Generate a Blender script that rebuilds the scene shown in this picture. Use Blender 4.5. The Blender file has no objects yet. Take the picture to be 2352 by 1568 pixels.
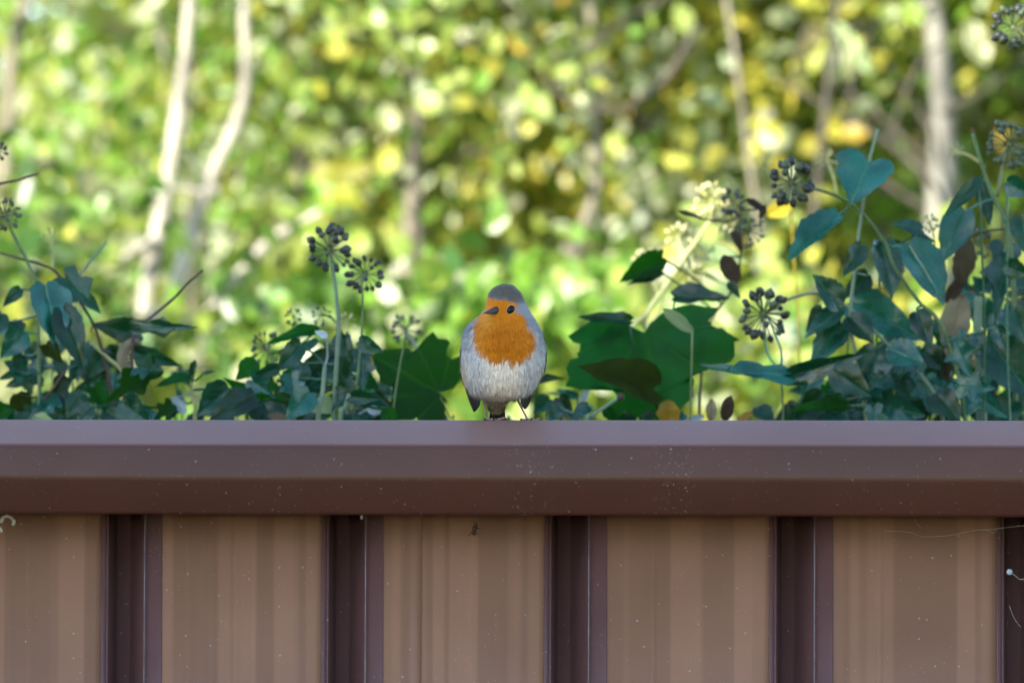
import bpy, math, random
import numpy as np
from mathutils import Vector, Matrix, noise
from mathutils.bvhtree import BVHTree

random.seed(7)
rng = np.random.default_rng(11)
R = math.radians
S = bpy.context.scene
COL = S.collection

# ------------------------------------------------------------------ camera
FOCAL, DIST, PITCH, ROLL = 192.7, 5.0, R(2.0), R(0.22)
CAP_Z = 1.80                                    # top of the fence
cam = bpy.data.objects.new('camera', bpy.data.cameras.new('camera'))
COL.objects.link(cam)
CAM_POS = Vector((0, -DIST, CAP_Z - 0.1023))
CAM_M = Matrix.Translation(CAM_POS) @ Matrix.Rotation(math.pi / 2 + PITCH, 4, 'X') @ Matrix.Rotation(ROLL, 4, 'Z')
cam.matrix_world = CAM_M
cd = cam.data
cd.lens, cd.sensor_width, cd.sensor_fit = FOCAL, 36, 'HORIZONTAL'
cd.clip_start, cd.clip_end = 0.1, 600
cd.dof.use_dof = True
cd.dof.focus_distance = 5.01
cd.dof.aperture_fstop = 5.6
S.camera = cam

# ------------------------------------------------------------------ sky, sun, exposure
SUN_EL, SUN_AZ = R(22), R(222)                  # low autumn sun from behind-left of the camera
w = bpy.data.worlds.new('World'); S.world = w; w.use_nodes = True
nt = w.node_tree
sky = nt.nodes.new('ShaderNodeTexSky'); sky.sky_type = 'NISHITA'; sky.sun_disc = False
sky.sun_elevation, sky.sun_rotation = SUN_EL, SUN_AZ
sky.air_density, sky.dust_density, sky.ozone_density = 1.0, 0.3, 1.1
nt.links.new(sky.outputs[0], nt.nodes['Background'].inputs[0])
nt.nodes['Background'].inputs[1].default_value = 0.12
sl = bpy.data.lights.new('sun', 'SUN'); sl.energy = 3.4; sl.angle = R(0.53); sl.color = (1, 0.93, 0.82)
so = bpy.data.objects.new('sun', sl); COL.objects.link(so)
to_sun = Vector((math.sin(SUN_AZ) * math.cos(SUN_EL), math.cos(SUN_AZ) * math.cos(SUN_EL), math.sin(SUN_EL)))
so.rotation_euler = (-to_sun).to_track_quat('-Z', 'Y').to_euler()
so.location = to_sun * 60
S.view_settings.view_transform = 'Standard'; S.view_settings.look = 'None'
S.view_settings.gamma = 1; S.view_settings.use_curve_mapping = False
S.view_settings.exposure = 2.1
S.render.engine = 'CYCLES'
S.cycles.use_denoising = True
S.cycles.max_bounces = 8
S.cycles.transparent_max_bounces = 8

# ------------------------------------------------------------------ helpers
def at(px, py, Y):
    """photo pixel (on the 2352 px wide view) -> world point at depth y = Y"""
    d = CAM_M.to_3x3() @ Vector(((px - 1176) / 2352 * 36, (784 - py) / 2352 * 36, -FOCAL))
    return CAM_POS + d * ((Y - CAM_POS.y) / d.y)

def mpp(Y):                                      # metres per view pixel at depth Y
    return 36 / 2352 / FOCAL * (Y + DIST)

def lin(r, g, b):
    f = lambda c: (c / 255 / 12.92) if c / 255 <= 0.04045 else ((c / 255 + 0.055) / 1.055) ** 2.4
    return (f(r), f(g), f(b), 1)

def tag(o, label=None, cat=None, group=None, kind=None):
    if label: o['label'] = label
    if cat: o['category'] = cat
    if group: o['group'] = group
    if kind: o['kind'] = kind
    return o

def empty(name, loc=(0, 0, 0), rz=0):
    o = bpy.data.objects.new(name, None); COL.objects.link(o)
    o.location = loc; o.rotation_euler = (0, 0, rz); o.empty_display_size = 0.05
    return o

def adopt(ch, parent):
    """parent keeping world-space vertices (child built in world space)"""
    ch.parent = parent
    if parent is not None:
        m = Matrix.Translation(parent.location) @ parent.rotation_euler.to_matrix().to_4x4()
        if parent.parent is not None:
            m = Matrix.Identity(4)
            chain = []
            p = parent
            while p is not None:
                chain.append(Matrix.Translation(p.location) @ p.rotation_euler.to_matrix().to_4x4())
                p = p.parent
            # parents built with adopt() have identity world matrices
            m = parent.matrix_parent_inverse.copy()
            ch.matrix_parent_inverse = Matrix.Identity(4)
            return ch
        ch.matrix_parent_inverse = m.inverted()
    return ch

class MB:
    def __init__(s): s.v, s.f, s.c, s.uv = [], [], [], []
    def add(s, vs, fs, col=None, uv=None):
        n = len(s.v); s.v += [tuple(v) for v in vs]; s.f += [tuple(i + n for i in f) for f in fs]
        if col is not None: s.c += [col] * len(vs)
        if uv is not None: s.uv += uv
        return s
    def tube(s, pts, rad, seg=8, col=None, cap=True):
        pts = [Vector(p) for p in pts]; n = len(pts)
        if not hasattr(rad, '__len__'): rad = [rad] * n
        up = Vector((0.31, 0.22, 0.92)); vs, fs = [], []
        prev = None
        for i, p in enumerate(pts):
            t = (pts[min(i + 1, n - 1)] - pts[max(i - 1, 0)]).normalized()
            if prev is None:
                a = t.cross(up)
                if a.length < 1e-4: a = t.cross(Vector((1, 0, 0)))
            else:
                a = prev - t * prev.dot(t)
            a.normalize(); prev = a; b = t.cross(a)
            for k in range(seg):
                th = 2 * math.pi * k / seg
                vs.append(p + (a * math.cos(th) + b * math.sin(th)) * rad[i])
        for i in range(n - 1):
            for k in range(seg):
                k2 = (k + 1) % seg
                fs.append((i * seg + k, i * seg + k2, (i + 1) * seg + k2, (i + 1) * seg + k))
        if cap:
            fs.append(tuple(reversed(range(seg)))); fs.append(tuple((n - 1) * seg + k for k in range(seg)))
        return s.add(vs, fs, col)
    def box(s, x0, x1, y0, y1, z0, z1, col=None):
        vs = [(x, y, z) for x in (x0, x1) for y in (y0, y1) for z in (z0, z1)]
        return s.add(vs, [(0, 1, 3, 2), (4, 6, 7, 5), (0, 4, 5, 1), (2, 3, 7, 6), (0, 2, 6, 4), (1, 5, 7, 3)], col)
    def ball(s, c, r, seg=10, rings=6, col=None, sc=(1, 1, 1)):
        vs, fs = [], []
        for i in range(rings + 1):
            ph = math.pi * i / rings
            for k in range(seg):
                th = 2 * math.pi * k / seg
                vs.append((c[0] + r * sc[0] * math.sin(ph) * math.cos(th), c[1] + r * sc[1] * math.sin(ph) * math.sin(th), c[2] + r * sc[2] * math.cos(ph)))
        for i in range(rings):
            for k in range(seg):
                k2 = (k + 1) % seg
                fs.append((i * seg + k, (i + 1) * seg + k, (i + 1) * seg + k2, i * seg + k2))
        return s.add(vs, fs, col)
    def mesh(s, name, mat, smooth=True):
        me = bpy.data.meshes.new(name)
        me.from_pydata(s.v, [], s.f); me.update()
        if s.c:
            a = me.color_attributes.new('col', 'FLOAT_COLOR', 'POINT')
            a.data.foreach_set('color', np.array(s.c, dtype=np.float32).ravel())
        if s.uv:
            u = me.attributes.new('leafuv', 'FLOAT_VECTOR', 'POINT')
            u.data.foreach_set('vector', np.array([(x, y, 0) for x, y in s.uv], dtype=np.float32).ravel())
        if smooth: me.polygons.foreach_set('use_smooth', [True] * len(me.polygons))
        if mat: me.materials.append(mat)
        return me
    def build(s, name, mat, parent=None, smooth=True):
        o = bpy.data.objects.new(name, s.mesh(name, mat, smooth)); COL.objects.link(o)
        return adopt(o, parent)

def spline(pts, n=5):
    """Catmull-Rom through the points (Vectors or tuples)"""
    P = [Vector(p) for p in pts]; out = []
    if len(P) < 3:
        return [P[0].lerp(P[-1], i / n) for i in range(n + 1)]
    for i in range(len(P) - 1):
        p0, p1, p2, p3 = P[max(i - 1, 0)], P[i], P[i + 1], P[min(i + 2, len(P) - 1)]
        for k in range(n):
            t = k / n
            out.append(0.5 * ((2 * p1) + (p2 - p0) * t + (2 * p0 - 5 * p1 + 4 * p2 - p3) * t * t + (3 * p1 - p0 - 3 * p2 + p3) * t ** 3))
    out.append(P[-1]); return out

# ------------------------------------------------------------------ materials
def mat_new(name):
    m = bpy.data.materials.new(name); m.use_nodes = True
    t = m.node_tree; return m, t, t.nodes['Principled BSDF']

def nd(t, typ, **kw):
    n = t.nodes.new(typ)
    for k, v in kw.items():
        if k.startswith('i_'): n.inputs[k[2:]].default_value = v
        elif k.startswith('n_'): n.inputs[int(k[2:])].default_value = v
        else: setattr(n, k, v)
    return n

def mixc(t, fac, a, b, blend='MIX'):
    n = t.nodes.new('ShaderNodeMix'); n.data_type = 'RGBA'; n.blend_type = blend
    for sock, val in ((0, fac), (6, a), (7, b)):
        if isinstance(val, bpy.types.NodeSocket): t.links.new(val, n.inputs[sock])
        else: n.inputs[sock].default_value = val
    return n.outputs[2]

def ramp(t, src, stops):
    n = t.nodes.new('ShaderNodeValToRGB'); t.links.new(src, n.inputs[0])
    el = n.color_ramp.elements
    while len(el) < len(stops): el.new(0.5)
    for e, (p, c) in zip(el, stops):
        e.position = p; e.color = c if hasattr(c, '__len__') else (c, c, c, 1)
    return n.outputs[0]

def math_n(t, op, a, b=None):
    n = t.nodes.new('ShaderNodeMath'); n.operation = op
    for i, v in enumerate((a, b)):
        if v is None: continue
        if isinstance(v, bpy.types.NodeSocket): t.links.new(v, n.inputs[i])
        else: n.inputs[i].default_value = v
    return n.outputs[0]

def simple(name, col, rough=0.6, var=0.25, scale=60, bump=0.0, spec=0.5, metallic=0.0):
    m, t, p = mat_new(name)
    tc = nd(t, 'ShaderNodeTexCoord'); n = nd(t, 'ShaderNodeTexNoise', i_Scale=scale, i_Detail=4.0)
    t.links.new(tc.outputs['Object'], n.inputs['Vector'])
    c = ramp(t, n.outputs[0], [(0.3, tuple(x * (1 - var) for x in col[:3]) + (1,)), (0.7, tuple(min(1, x * (1 + var)) for x in col[:3]) + (1,))])
    t.links.new(c, p.inputs['Base Color'])
    p.inputs['Roughness'].default_value = rough; p.inputs['Specular IOR Level'].default_value = spec
    p.inputs['Metallic'].default_value = metallic
    if bump:
        b = nd(t, 'ShaderNodeBump', i_Strength=bump, i_Distance=0.01); t.links.new(n.outputs[0], b.inputs['Height'])
        t.links.new(b.outputs[0], p.inputs['Normal'])
    return m

def attr_mat(name, rough=0.7, spec=0.3, sheen=0.0, translucent=0.0, coat=0.0, trans_tint=(1, 1, 1, 1)):
    m, t, p = mat_new(name)
    a = nd(t, 'ShaderNodeAttribute', attribute_name='col')
    t.links.new(a.outputs['Color'], p.inputs['Base Color'])
    p.inputs['Roughness'].default_value = rough; p.inputs['Specular IOR Level'].default_value = spec
    p.inputs['Sheen Weight'].default_value = sheen
    p.inputs['Coat Weight'].default_value = coat
    if translucent:
        tr = nd(t, 'ShaderNodeBsdfTranslucent')
        c = mixc(t, 1.0, a.outputs['Color'], trans_tint, 'MULTIPLY')
        t.links.new(c, tr.inputs[0])
        mx = nd(t, 'ShaderNodeMixShader'); mx.inputs[0].default_value = translucent
        t.links.new(p.outputs[0], mx.inputs[1]); t.links.new(tr.outputs[0], mx.inputs[2])
        t.links.new(mx.outputs[0], t.nodes['Material Output'].inputs[0])
    return m

def metal_paint(name, base, rough, spots_x=(), streak=0.0, dust=1.0, coat=0.0, spec=0.5, sky_sheen=0.0):
    """semi-gloss coated sheet metal with dust flecks, faint scratches and droppings stains"""
    m, t, p = mat_new(name)
    tc = nd(t, 'ShaderNodeTexCoord'); O = tc.outputs['Object']
    n1 = nd(t, 'ShaderNodeTexNoise', i_Scale=9.0, i_Detail=5.0); t.links.new(O, n1.inputs['Vector'])
    c = mixc(t, ramp(t, n1.outputs[0], [(0.3, 0.0), (0.72, 1.0)]), tuple(x * 0.9 for x in base[:3]) + (1,), tuple(x * 1.1 for x in base[:3]) + (1,))
    if streak:  # upright bands painted in for striped reflections on the panels
        mp = nd(t, 'ShaderNodeMapping'); mp.inputs['Scale'].default_value = (55, 0.2, 0.25); t.links.new(O, mp.inputs[0])
        n2 = nd(t, 'ShaderNodeTexNoise', i_Scale=1.0, i_Detail=1.0); t.links.new(mp.outputs[0], n2.inputs['Vector'])
        sc = ramp(t, n2.outputs[0], [(0.44, (1 - streak, 1 - streak, 1 - streak * 1.02, 1)), (0.53, (1 + streak, 1 + streak, 1 + streak, 1))])
        c = mixc(t, 1.0, c, sc, 'MULTIPLY')
    # sparse flecks
    def flecks(scale, size, keep, jit_scale):
        v = nd(t, 'ShaderNodeTexVoronoi', i_Scale=scale, i_Randomness=1.0); t.links.new(O, v.inputs['Vector'])
        a = ramp(t, v.outputs['Distance'], [(size * 0.55, 1.0), (size, 0.0)])
        sp = nd(t, 'ShaderNodeSeparateColor'); t.links.new(v.outputs['Color'], sp.inputs[0])
        k = math_n(t, 'GREATER_THAN', sp.outputs[0], keep)
        return math_n(t, 'MULTIPLY', a, k), sp.outputs[1]
    f1, r1 = flecks(140, 0.17, 0.86, 0)
    f2, r2 = flecks(60, 0.075, 0.72, 0)
    f3, r3 = flecks(330, 0.3, 0.90, 0)
    n3 = nd(t, 'ShaderNodeTexNoise', i_Scale=14.0, i_Detail=3.0); t.links.new(O, n3.inputs['Vector'])
    patch = ramp(t, n3.outputs[0], [(0.42, 0.15), (0.66, 1.0)])
    d = math_n(t, 'MAXIMUM', math_n(t, 'MULTIPLY', f1, 0.7), f2)
    d = math_n(t, 'MAXIMUM', d, math_n(t, 'MULTIPLY', math_n(t, 'MULTIPLY', f3, patch), 0.55))
    # droppings stains at given places along the rail
    if spots_x:
        sx = nd(t, 'ShaderNodeSeparateXYZ'); t.links.new(O, sx.inputs[0])
        tot = None
        for x0, wd in spots_x:
            q = math_n(t, 'ABSOLUTE', math_n(t, 'SUBTRACT', sx.outputs[0], x0))
            q = math_n(t, 'SUBTRACT', 1.0, math_n(t, 'DIVIDE', q, wd))
            q = math_n(t, 'MAXIMUM', q, 0.0)
            tot = q if tot is None else math_n(t, 'MAXIMUM', tot, q)
        n4 = nd(t, 'ShaderNodeTexNoise', i_Scale=210.0, i_Detail=3.0, i_Roughness=0.7); t.links.new(O, n4.inputs['Vector'])
        bl = ramp(t, n4.outputs[0], [(0.58, 0.0), (0.70, 0.5)])
        d = math_n(t, 'MAXIMUM', d, math_n(t, 'MULTIPLY', bl, tot))
        f4, r4 = flecks(170, 0.2, 0.72, 0)
        d = math_n(t, 'MAXIMUM', d, math_n(t, 'MULTIPLY', f4, tot))
    d = math_n(t, 'MULTIPLY', d, dust)
    if sky_sheen:                                     # sky sheen painted in: paler colour on faces that point upwards
        ge = nd(t, 'ShaderNodeNewGeometry'); gz = nd(t, 'ShaderNodeSeparateXYZ'); t.links.new(ge.outputs['True Normal'], gz.inputs[0])
        n7 = nd(t, 'ShaderNodeTexNoise', i_Scale=6.0, i_Detail=4.0); t.links.new(O, n7.inputs['Vector'])
        fl = math_n(t, 'MULTIPLY', ramp(t, gz.outputs[2], [(0.45, 0.0), (0.9, sky_sheen)]), ramp(t, n7.outputs[0], [(0.3, 0.8), (0.7, 1.15)]))
        c = mixc(t, fl, c, (0.46, 0.29, 0.26, 1))
    fc = mixc(t, ramp(t, r1, [(0.0, 0.0), (1.0, 1.0)]), (0.42, 0.38, 0.34, 1), (0.62, 0.6, 0.6, 1))
    c = mixc(t, d, c, fc)
    t.links.new(c, p.inputs['Base Color'])
    n5 = nd(t, 'ShaderNodeTexNoise', i_Scale=25.0, i_Detail=6.0); t.links.new(O, n5.inputs['Vector'])
    rr = math_n(t, 'ADD', math_n(t, 'MULTIPLY', n5.outputs[0], 0.14), rough - 0.07)
    rr = math_n(t, 'MAXIMUM', rr, math_n(t, 'MULTIPLY', d, 0.8))
    t.links.new(rr, p.inputs['Roughness'])
    p.inputs['Specular IOR Level'].default_value = spec
    p.inputs['Coat Weight'].default_value = coat; p.inputs['Coat Roughness'].default_value = 0.22
    n6 = nd(t, 'ShaderNodeTexNoise', i_Scale=900.0, i_Detail=2.0); t.links.new(O, n6.inputs['Vector'])
    b = nd(t, 'ShaderNodeBump', i_Strength=0.08, i_Distance=0.001); t.links.new(n6.outputs[0], b.inputs['Height'])
    n8 = nd(t, 'ShaderNodeTexNoise', i_Scale=7.0, i_Detail=2.0); t.links.new(O, n8.inputs['Vector'])
    b2 = nd(t, 'ShaderNodeBump', i_Strength=0.5, i_Distance=0.006); t.links.new(n8.outputs[0], b2.inputs['Height'])
    t.links.new(b.outputs[0], b2.inputs['Normal'])
    t.links.new(b2.outputs[0], p.inputs['Normal'])
    return m

def leaf_mat(name, col, vein, rough=0.38, trans=0.25, tcol=None, spec=0.6, veinamt=0.5, mottle=0.35, palm=False):
    m, t, p = mat_new(name)
    a = nd(t, 'ShaderNodeAttribute', attribute_name='leafuv')
    s = nd(t, 'ShaderNodeSeparateXYZ'); t.links.new(a.outputs['Vector'], s.inputs[0])
    au = math_n(t, 'ABSOLUTE', s.outputs[0])
    mid = ramp(t, au, [(0.0, 1.0), (0.07, 0.0)])
    fr = math_n(t, 'FRACT', math_n(t, 'SUBTRACT', math_n(t, 'MULTIPLY', s.outputs[1], 4.3), math_n(t, 'MULTIPLY', au, 2.0)))
    side = ramp(t, fr, [(0.0, 0.22), (0.12, 0.0)])
    v = math_n(t, 'MAXIMUM', mid, math_n(t, 'MULTIPLY', side, ramp(t, au, [(0.0, 1.0), (0.9, 0.1)])))
    if palm:                                     # main veins fan out from the leaf base into the lobes
        an = math_n(t, 'ARCTAN2', math_n(t, 'MULTIPLY', au, 0.75), math_n(t, 'ADD', s.outputs[1], 0.02))
        for a0 in (0.72, 1.35):
            v = math_n(t, 'MAXIMUM', v, ramp(t, math_n(t, 'ABSOLUTE', math_n(t, 'SUBTRACT', an, a0)), [(0.0, 0.8), (0.05, 0.0)]))
    v = math_n(t, 'MULTIPLY', v, veinamt)
    tc = nd(t, 'ShaderNodeTexCoord')
    n = nd(t, 'ShaderNodeTexNoise', i_Scale=45.0, i_Detail=4.0); t.links.new(tc.outputs['Object'], n.inputs['Vector'])
    oi = nd(t, 'ShaderNodeObjectInfo')
    k = ramp(t, n.outputs[0], [(0.3, 1 - mottle), (0.7, 1 + mottle)])
    c = mixc(t, 1.0, col, k, 'MULTIPLY')
    hs = nd(t, 'ShaderNodeHueSaturation'); t.links.new(c, hs.inputs['Color'])
    t.links.new(math_n(t, 'ADD', math_n(t, 'MULTIPLY', oi.outputs['Random'], 0.06), 0.47), hs.inputs['Hue'])
    t.links.new(math_n(t, 'ADD', math_n(t, 'MULTIPLY', oi.outputs['Random'], 1.0), 0.45), hs.inputs['Value'])
    c = mixc(t, v, hs.outputs[0], vein)
    t.links.new(c, p.inputs['Base Color'])
    t.links.new(math_n(t, 'ADD', math_n(t, 'MULTIPLY', n.outputs[0], 0.2), rough - 0.1), p.inputs['Roughness'])
    p.inputs['Specular IOR Level'].default_value = spec
    bp = nd(t, 'ShaderNodeBump', i_Strength=0.4, i_Distance=0.003)
    t.links.new(math_n(t, 'ADD', math_n(t, 'MULTIPLY', v, -1.0), n.outputs[0]), bp.inputs['Height'])
    t.links.new(bp.outputs[0], p.inputs['Normal'])
    tr = nd(t, 'ShaderNodeBsdfTranslucent'); tr.inputs[0].default_value = tcol or tuple(x * 1.6 for x in col[:3]) + (1,)
    mx = nd(t, 'ShaderNodeMixShader'); mx.inputs[0].default_value = trans
    t.links.new(p.outputs[0], mx.inputs[1]); t.links.new(tr.outputs[0], mx.inputs[2])
    t.links.new(mx.outputs[0], t.nodes['Material Output'].inputs[0])
    return m

M = {}
M['cap'] = metal_paint('cap_paint', (0.068, 0.0195, 0.0095), 0.40, spots_x=((0.02, 0.028), (0.153, 0.032)), dust=0.28, spec=0.36, coat=0.0, sky_sheen=0.40)
M['panel'] = metal_paint('panel_paint', (0.280, 0.146, 0.086), 0.34, streak=0.11, dust=0.5, spec=0.5)
M['trim'] = metal_paint('trim_paint', (0.135, 0.066, 0.060), 0.32, dust=0.5, spec=0.7)
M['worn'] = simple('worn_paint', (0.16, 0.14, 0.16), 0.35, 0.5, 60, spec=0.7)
M['bark_pale'] = simple('bark_pale', (0.42, 0.38, 0.30), 0.8, 0.6, 13, 0.4)
M['bark_mid'] = simple('bark_mid', (0.20, 0.175, 0.13), 0.85, 0.5, 14, 0.4)
M['bark_stout'] = simple('bark_stout', (0.19, 0.185, 0.16), 0.85, 0.5, 12, 0.4)
M['bark_grey'] = simple('bark_grey', (0.24, 0.22, 0.19), 0.85, 0.4, 25, 0.4)
M['bark_dark'] = simple('bark_dark', (0.07, 0.06, 0.045), 0.85, 0.4, 25, 0.4)
M['foliage'] = attr_mat('foliage', rough=0.36, spec=0.6, translucent=0.42, trans_tint=(1.1, 1.15, 0.7, 1))
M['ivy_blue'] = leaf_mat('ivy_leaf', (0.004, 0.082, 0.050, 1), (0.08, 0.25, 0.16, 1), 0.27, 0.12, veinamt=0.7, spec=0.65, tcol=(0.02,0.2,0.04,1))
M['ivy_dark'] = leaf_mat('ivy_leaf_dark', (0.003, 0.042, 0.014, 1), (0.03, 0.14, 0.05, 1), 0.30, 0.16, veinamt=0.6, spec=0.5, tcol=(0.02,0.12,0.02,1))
M['ivy_green'] = leaf_mat('ivy_leaf_green', (0.003, 0.062, 0.002, 1), (0.03, 0.14, 0.015, 1), 0.5, 0.4, veinamt=0.6, spec=0.2, palm=True, tcol=(0.012,0.16,0.002,1))
M['ivy_olive'] = leaf_mat('ivy_leaf_olive', (0.026, 0.042, 0.003, 1), (0.05, 0.08, 0.01, 1), 0.65, 0.35, veinamt=0.3, spec=0.12)
M['ivy_yellow'] = leaf_mat('leaf_yellow', (0.30, 0.30, 0.02, 1), (0.4, 0.42, 0.06, 1), 0.5, 0.35, veinamt=0.3)
M['ivy_mustard'] = leaf_mat('leaf_mustard', (0.38, 0.24, 0.015, 1), (0.3, 0.2, 0.03, 1), 0.55, 0.35, veinamt=0.3)
M['ivy_pale'] = leaf_mat('leaf_pale', (0.30, 0.38, 0.16, 1), (0.5, 0.55, 0.3, 1), 0.5, 0.35, veinamt=0.3)
M['ivy_white'] = leaf_mat('leaf_silvery', (0.42, 0.50, 0.52, 1), (0.5, 0.55, 0.5, 1), 0.4, 0.2, veinamt=0.3)
M['ivy_brown'] = leaf_mat('leaf_dead', (0.060, 0.040, 0.024, 1), (0.13, 0.09, 0.05, 1), 0.7, 0.15, veinamt=0.4, spec=0.2)
M['ivy_tan'] = leaf_mat('leaf_withered', (0.24, 0.19, 0.12, 1), (0.3, 0.26, 0.18, 1), 0.7, 0.2, veinamt=0.4, spec=0.2)
M['sun_lime'] = leaf_mat('leaf_lime', (0.22, 0.34, 0.02, 1), (0.3, 0.4, 0.08, 1), 0.4, 0.4)
M['sun_pale'] = leaf_mat('leaf_pale_green', (0.36, 0.42, 0.18, 1), (0.5, 0.55, 0.3, 1), 0.35, 0.35)
M['stem'] = simple('ivy_stem', (0.10, 0.17, 0.06), 0.55, 0.3, 80)
M['stem_pale'] = simple('ivy_stalk_pale', (0.50, 0.52, 0.20), 0.55, 0.2, 80)
M['stem_grey'] = simple('ivy_stem_grey_green', (0.16, 0.24, 0.15), 0.55, 0.2, 80)
M['twig'] = simple('twig_brown', (0.085, 0.05, 0.038), 0.7, 0.35, 90)
M['twig_red'] = simple('twig_red', (0.13, 0.05, 0.04), 0.6, 0.3, 90)
M['berry'] = simple('berry_dark', (0.034, 0.040, 0.028), 0.45, 0.4, 120)
M['berry_green'] = simple('berry_green', (0.07, 0.10, 0.05), 0.45, 0.35, 120)
M['flower'] = simple('ivy_flower', (0.58, 0.55, 0.26), 0.6, 0.25, 150)
M['ray'] = simple('umbel_ray', (0.17, 0.20, 0.09), 0.55, 0.2, 80)

# ------------------------------------------------------------------ ground
def ground():
    m, t, p = mat_new('ground_grass')
    tc = nd(t, 'ShaderNodeTexCoord')
    n = nd(t, 'ShaderNodeTexNoise', i_Scale=1.4, i_Detail=8.0); t.links.new(tc.outputs['Object'], n.inputs['Vector'])
    n2 = nd(t, 'ShaderNodeTexNoise', i_Scale=40.0, i_Detail=5.0); t.links.new(tc.outputs['Object'], n2.inputs['Vector'])
    c = ramp(t, n.outputs[0], [(0.3, (0.05, 0.07, 0.02, 1)), (0.55, (0.09, 0.11, 0.03, 1)), (0.75, (0.14, 0.10, 0.05, 1))])
    c = mixc(t, 0.5, c, ramp(t, n2.outputs[0], [(0.3, (0.4, 0.4, 0.4, 1)), (0.7, (1, 1, 1, 1))]), 'MULTIPLY')
    t.links.new(c, p.inputs['Base Color']); p.inputs['Roughness'].default_value = 0.95
    b = MB(); N = 40; L = 150
    vs, fs = [], []
    for i in range(N + 1):
        for j in range(N + 1):
            x, y = (i / N * 2 - 1) * L, (j / N * 2 - 1) * L
            d = math.hypot(x, y)
            vs.append((x, y, 0.0 if d < 30 else noise.noise(Vector((x, y, 0)) * 0.03) * 0.6 * min(1, (d - 30) / 30)))
    for i in range(N):
        for j in range(N):
            a = i * (N + 1) + j; fs.append((a, a + N + 1, a + N + 2, a + 1))
    b.add(vs, fs); tag(b.build('ground', m), kind='structure')
    # unseen pale gravel, added to bounce warm light onto the fence
    g = simple('gravel', (0.36, 0.28, 0.19), 0.95, 0.4, 90, 0.5)
    b = MB(); b.box(-11, 13, -8.6, -0.6, -0.05, 0.004)
    tag(b.build('gravel_drive', g, smooth=False), kind='structure')
ground()

# ------------------------------------------------------------------ unseen building added behind the camera to cast shade over fence and ivy
def shade_house():
    h = empty('house', (-15, -12.5, 0))
    tag(h, 'rendered two storey house with tiled gable roof standing across the drive from the fence', 'house')
    wall = simple('house_render', (0.42, 0.36, 0.29), 0.9, 0.12, 6, 0.2)
    tile = simple('roof_tile', (0.16, 0.07, 0.045), 0.8, 0.35, 14, 0.4)
    white = simple('window_paint', (0.78, 0.77, 0.74), 0.5, 0.05, 10)
    glass, t, p = mat_new('window_glass'); p.inputs['Base Color'].default_value = (0.03, 0.035, 0.04, 1); p.inputs['Roughness'].default_value = 0.05
    x0, x1, y0, y1, ze, zr = -21.5, -8.8, -16, -9.0, 5.5, 9.1
    b = MB(); b.box(x0, x1, y0, y1, 0, ze)
    ym = (y0 + y1) / 2
    for x in (x0 + 0.002, x1 - 0.002):
        b.add([(x, y0, ze), (x, y1, ze), (x, ym, zr - 0.1)], [(0, 1, 2)])
    b.build('wall', wall, h, False)
    b = MB(); ov = 0.45
    sl_ = (zr - ze) / ((y1 - y0) / 2)
    for s in (-1, 1):
        ye = ym + s * ((y1 - y0) / 2 + ov); z_e = ze - ov * sl_
        b.add([(x0 - .4, ym, zr), (x1 + .4, ym, zr), (x1 + .4, ye, z_e), (x0 - .4, ye, z_e),
               (x0 - .4, ym, zr + .15), (x1 + .4, ym, zr + .15), (x1 + .4, ye, z_e + .15), (x0 - .4, ye, z_e + .15)],
              [(0, 1, 2, 3), (7, 6, 5, 4), (0, 4, 5, 1), (1, 5, 6, 2), (2, 6, 7, 3), (3, 7, 4, 0)])
    roof = b.build('roof', tile, h, False)
    for zc in (1.5, 4.2):
        for xc in (-19.5, -16.5, -13.6, -10.8):
            if zc < 2 and xc == -16.5: continue
            b = MB(); b.box(xc - .6, xc + .6, y1 - .02, y1 + .05, zc - .65, zc + .65)
            f = b.build('window', white, h, False)
            for s in (-1, 1):
                b = MB(); b.box(xc + s * .29 - .25, xc + s * .29 + .25, y1 + .045, y1 + .056, zc - .57, zc + .57)
                b.build('pane', glass, f, False)
    b = MB(); b.box(-17.0, -16.0, y1 - .02, y1 + .06, 0.02, 2.1); d = b.build('door', simple('door_paint', (0.05, 0.09, 0.07), 0.4), h, False)
    b = MB(); b.tube([(-16.1, y1 + .10, 1.0), (-16.2, y1 + .10, 1.0)], .012); b.tube([(-16.1, y1 + .05, 1.0), (-16.1, y1 + .105, 1.0)], .012); b.build('handle', M['trim'], d)
shade_house()

# ------------------------------------------------------------------ fence
YAW = R(-7.3)
fence = empty('metal_fence', (0, 0, 0), YAW)
tag(fence, 'brown coated metal fence with a folded cap rail over upright tan panels', 'fence')
FROT = Matrix.Rotation(YAW, 3, 'Z')
def fence_x(px, py, ly):
    """local x on the fence where the ray through a pixel meets local depth ly"""
    d = CAM_M.to_3x3() @ Vector(((px - 1176) / 2352 * 36, (784 - py) / 2352 * 36, -FOCAL))
    o = FROT.transposed() @ CAM_POS; d = FROT.transposed() @ d
    return (o + d * ((ly - o.y) / d.y)).x
def fence_pt(px, py, ly):
    d = CAM_M.to_3x3() @ Vector(((px - 1176) / 2352 * 36, (784 - py) / 2352 * 36, -FOCAL))
    o = FROT.transposed() @ CAM_POS; d = FROT.transposed() @ d
    return o + d * ((ly - o.y) / d.y)

def rounded(profile, rad, n=4):
    out = [profile[0]]
    for i in range(1, len(profile) - 1):
        a, b, c = map(Vector, (profile[i - 1], profile[i], profile[i + 1]))
        r = rad[i] if hasattr(rad, '__len__') else rad
        u, v = (a - b), (c - b)
        r = min(r, u.length * .45, v.length * .45)
        p0, p2 = b + u.normalized() * r, b + v.normalized() * r
        for k in range(n + 1):
            t = k / n
            out.append(tuple(p0 * (1 - t) ** 2 + b * 2 * t * (1 - t) + p2 * t * t))
    out.append(profile[-1]); return out

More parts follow.
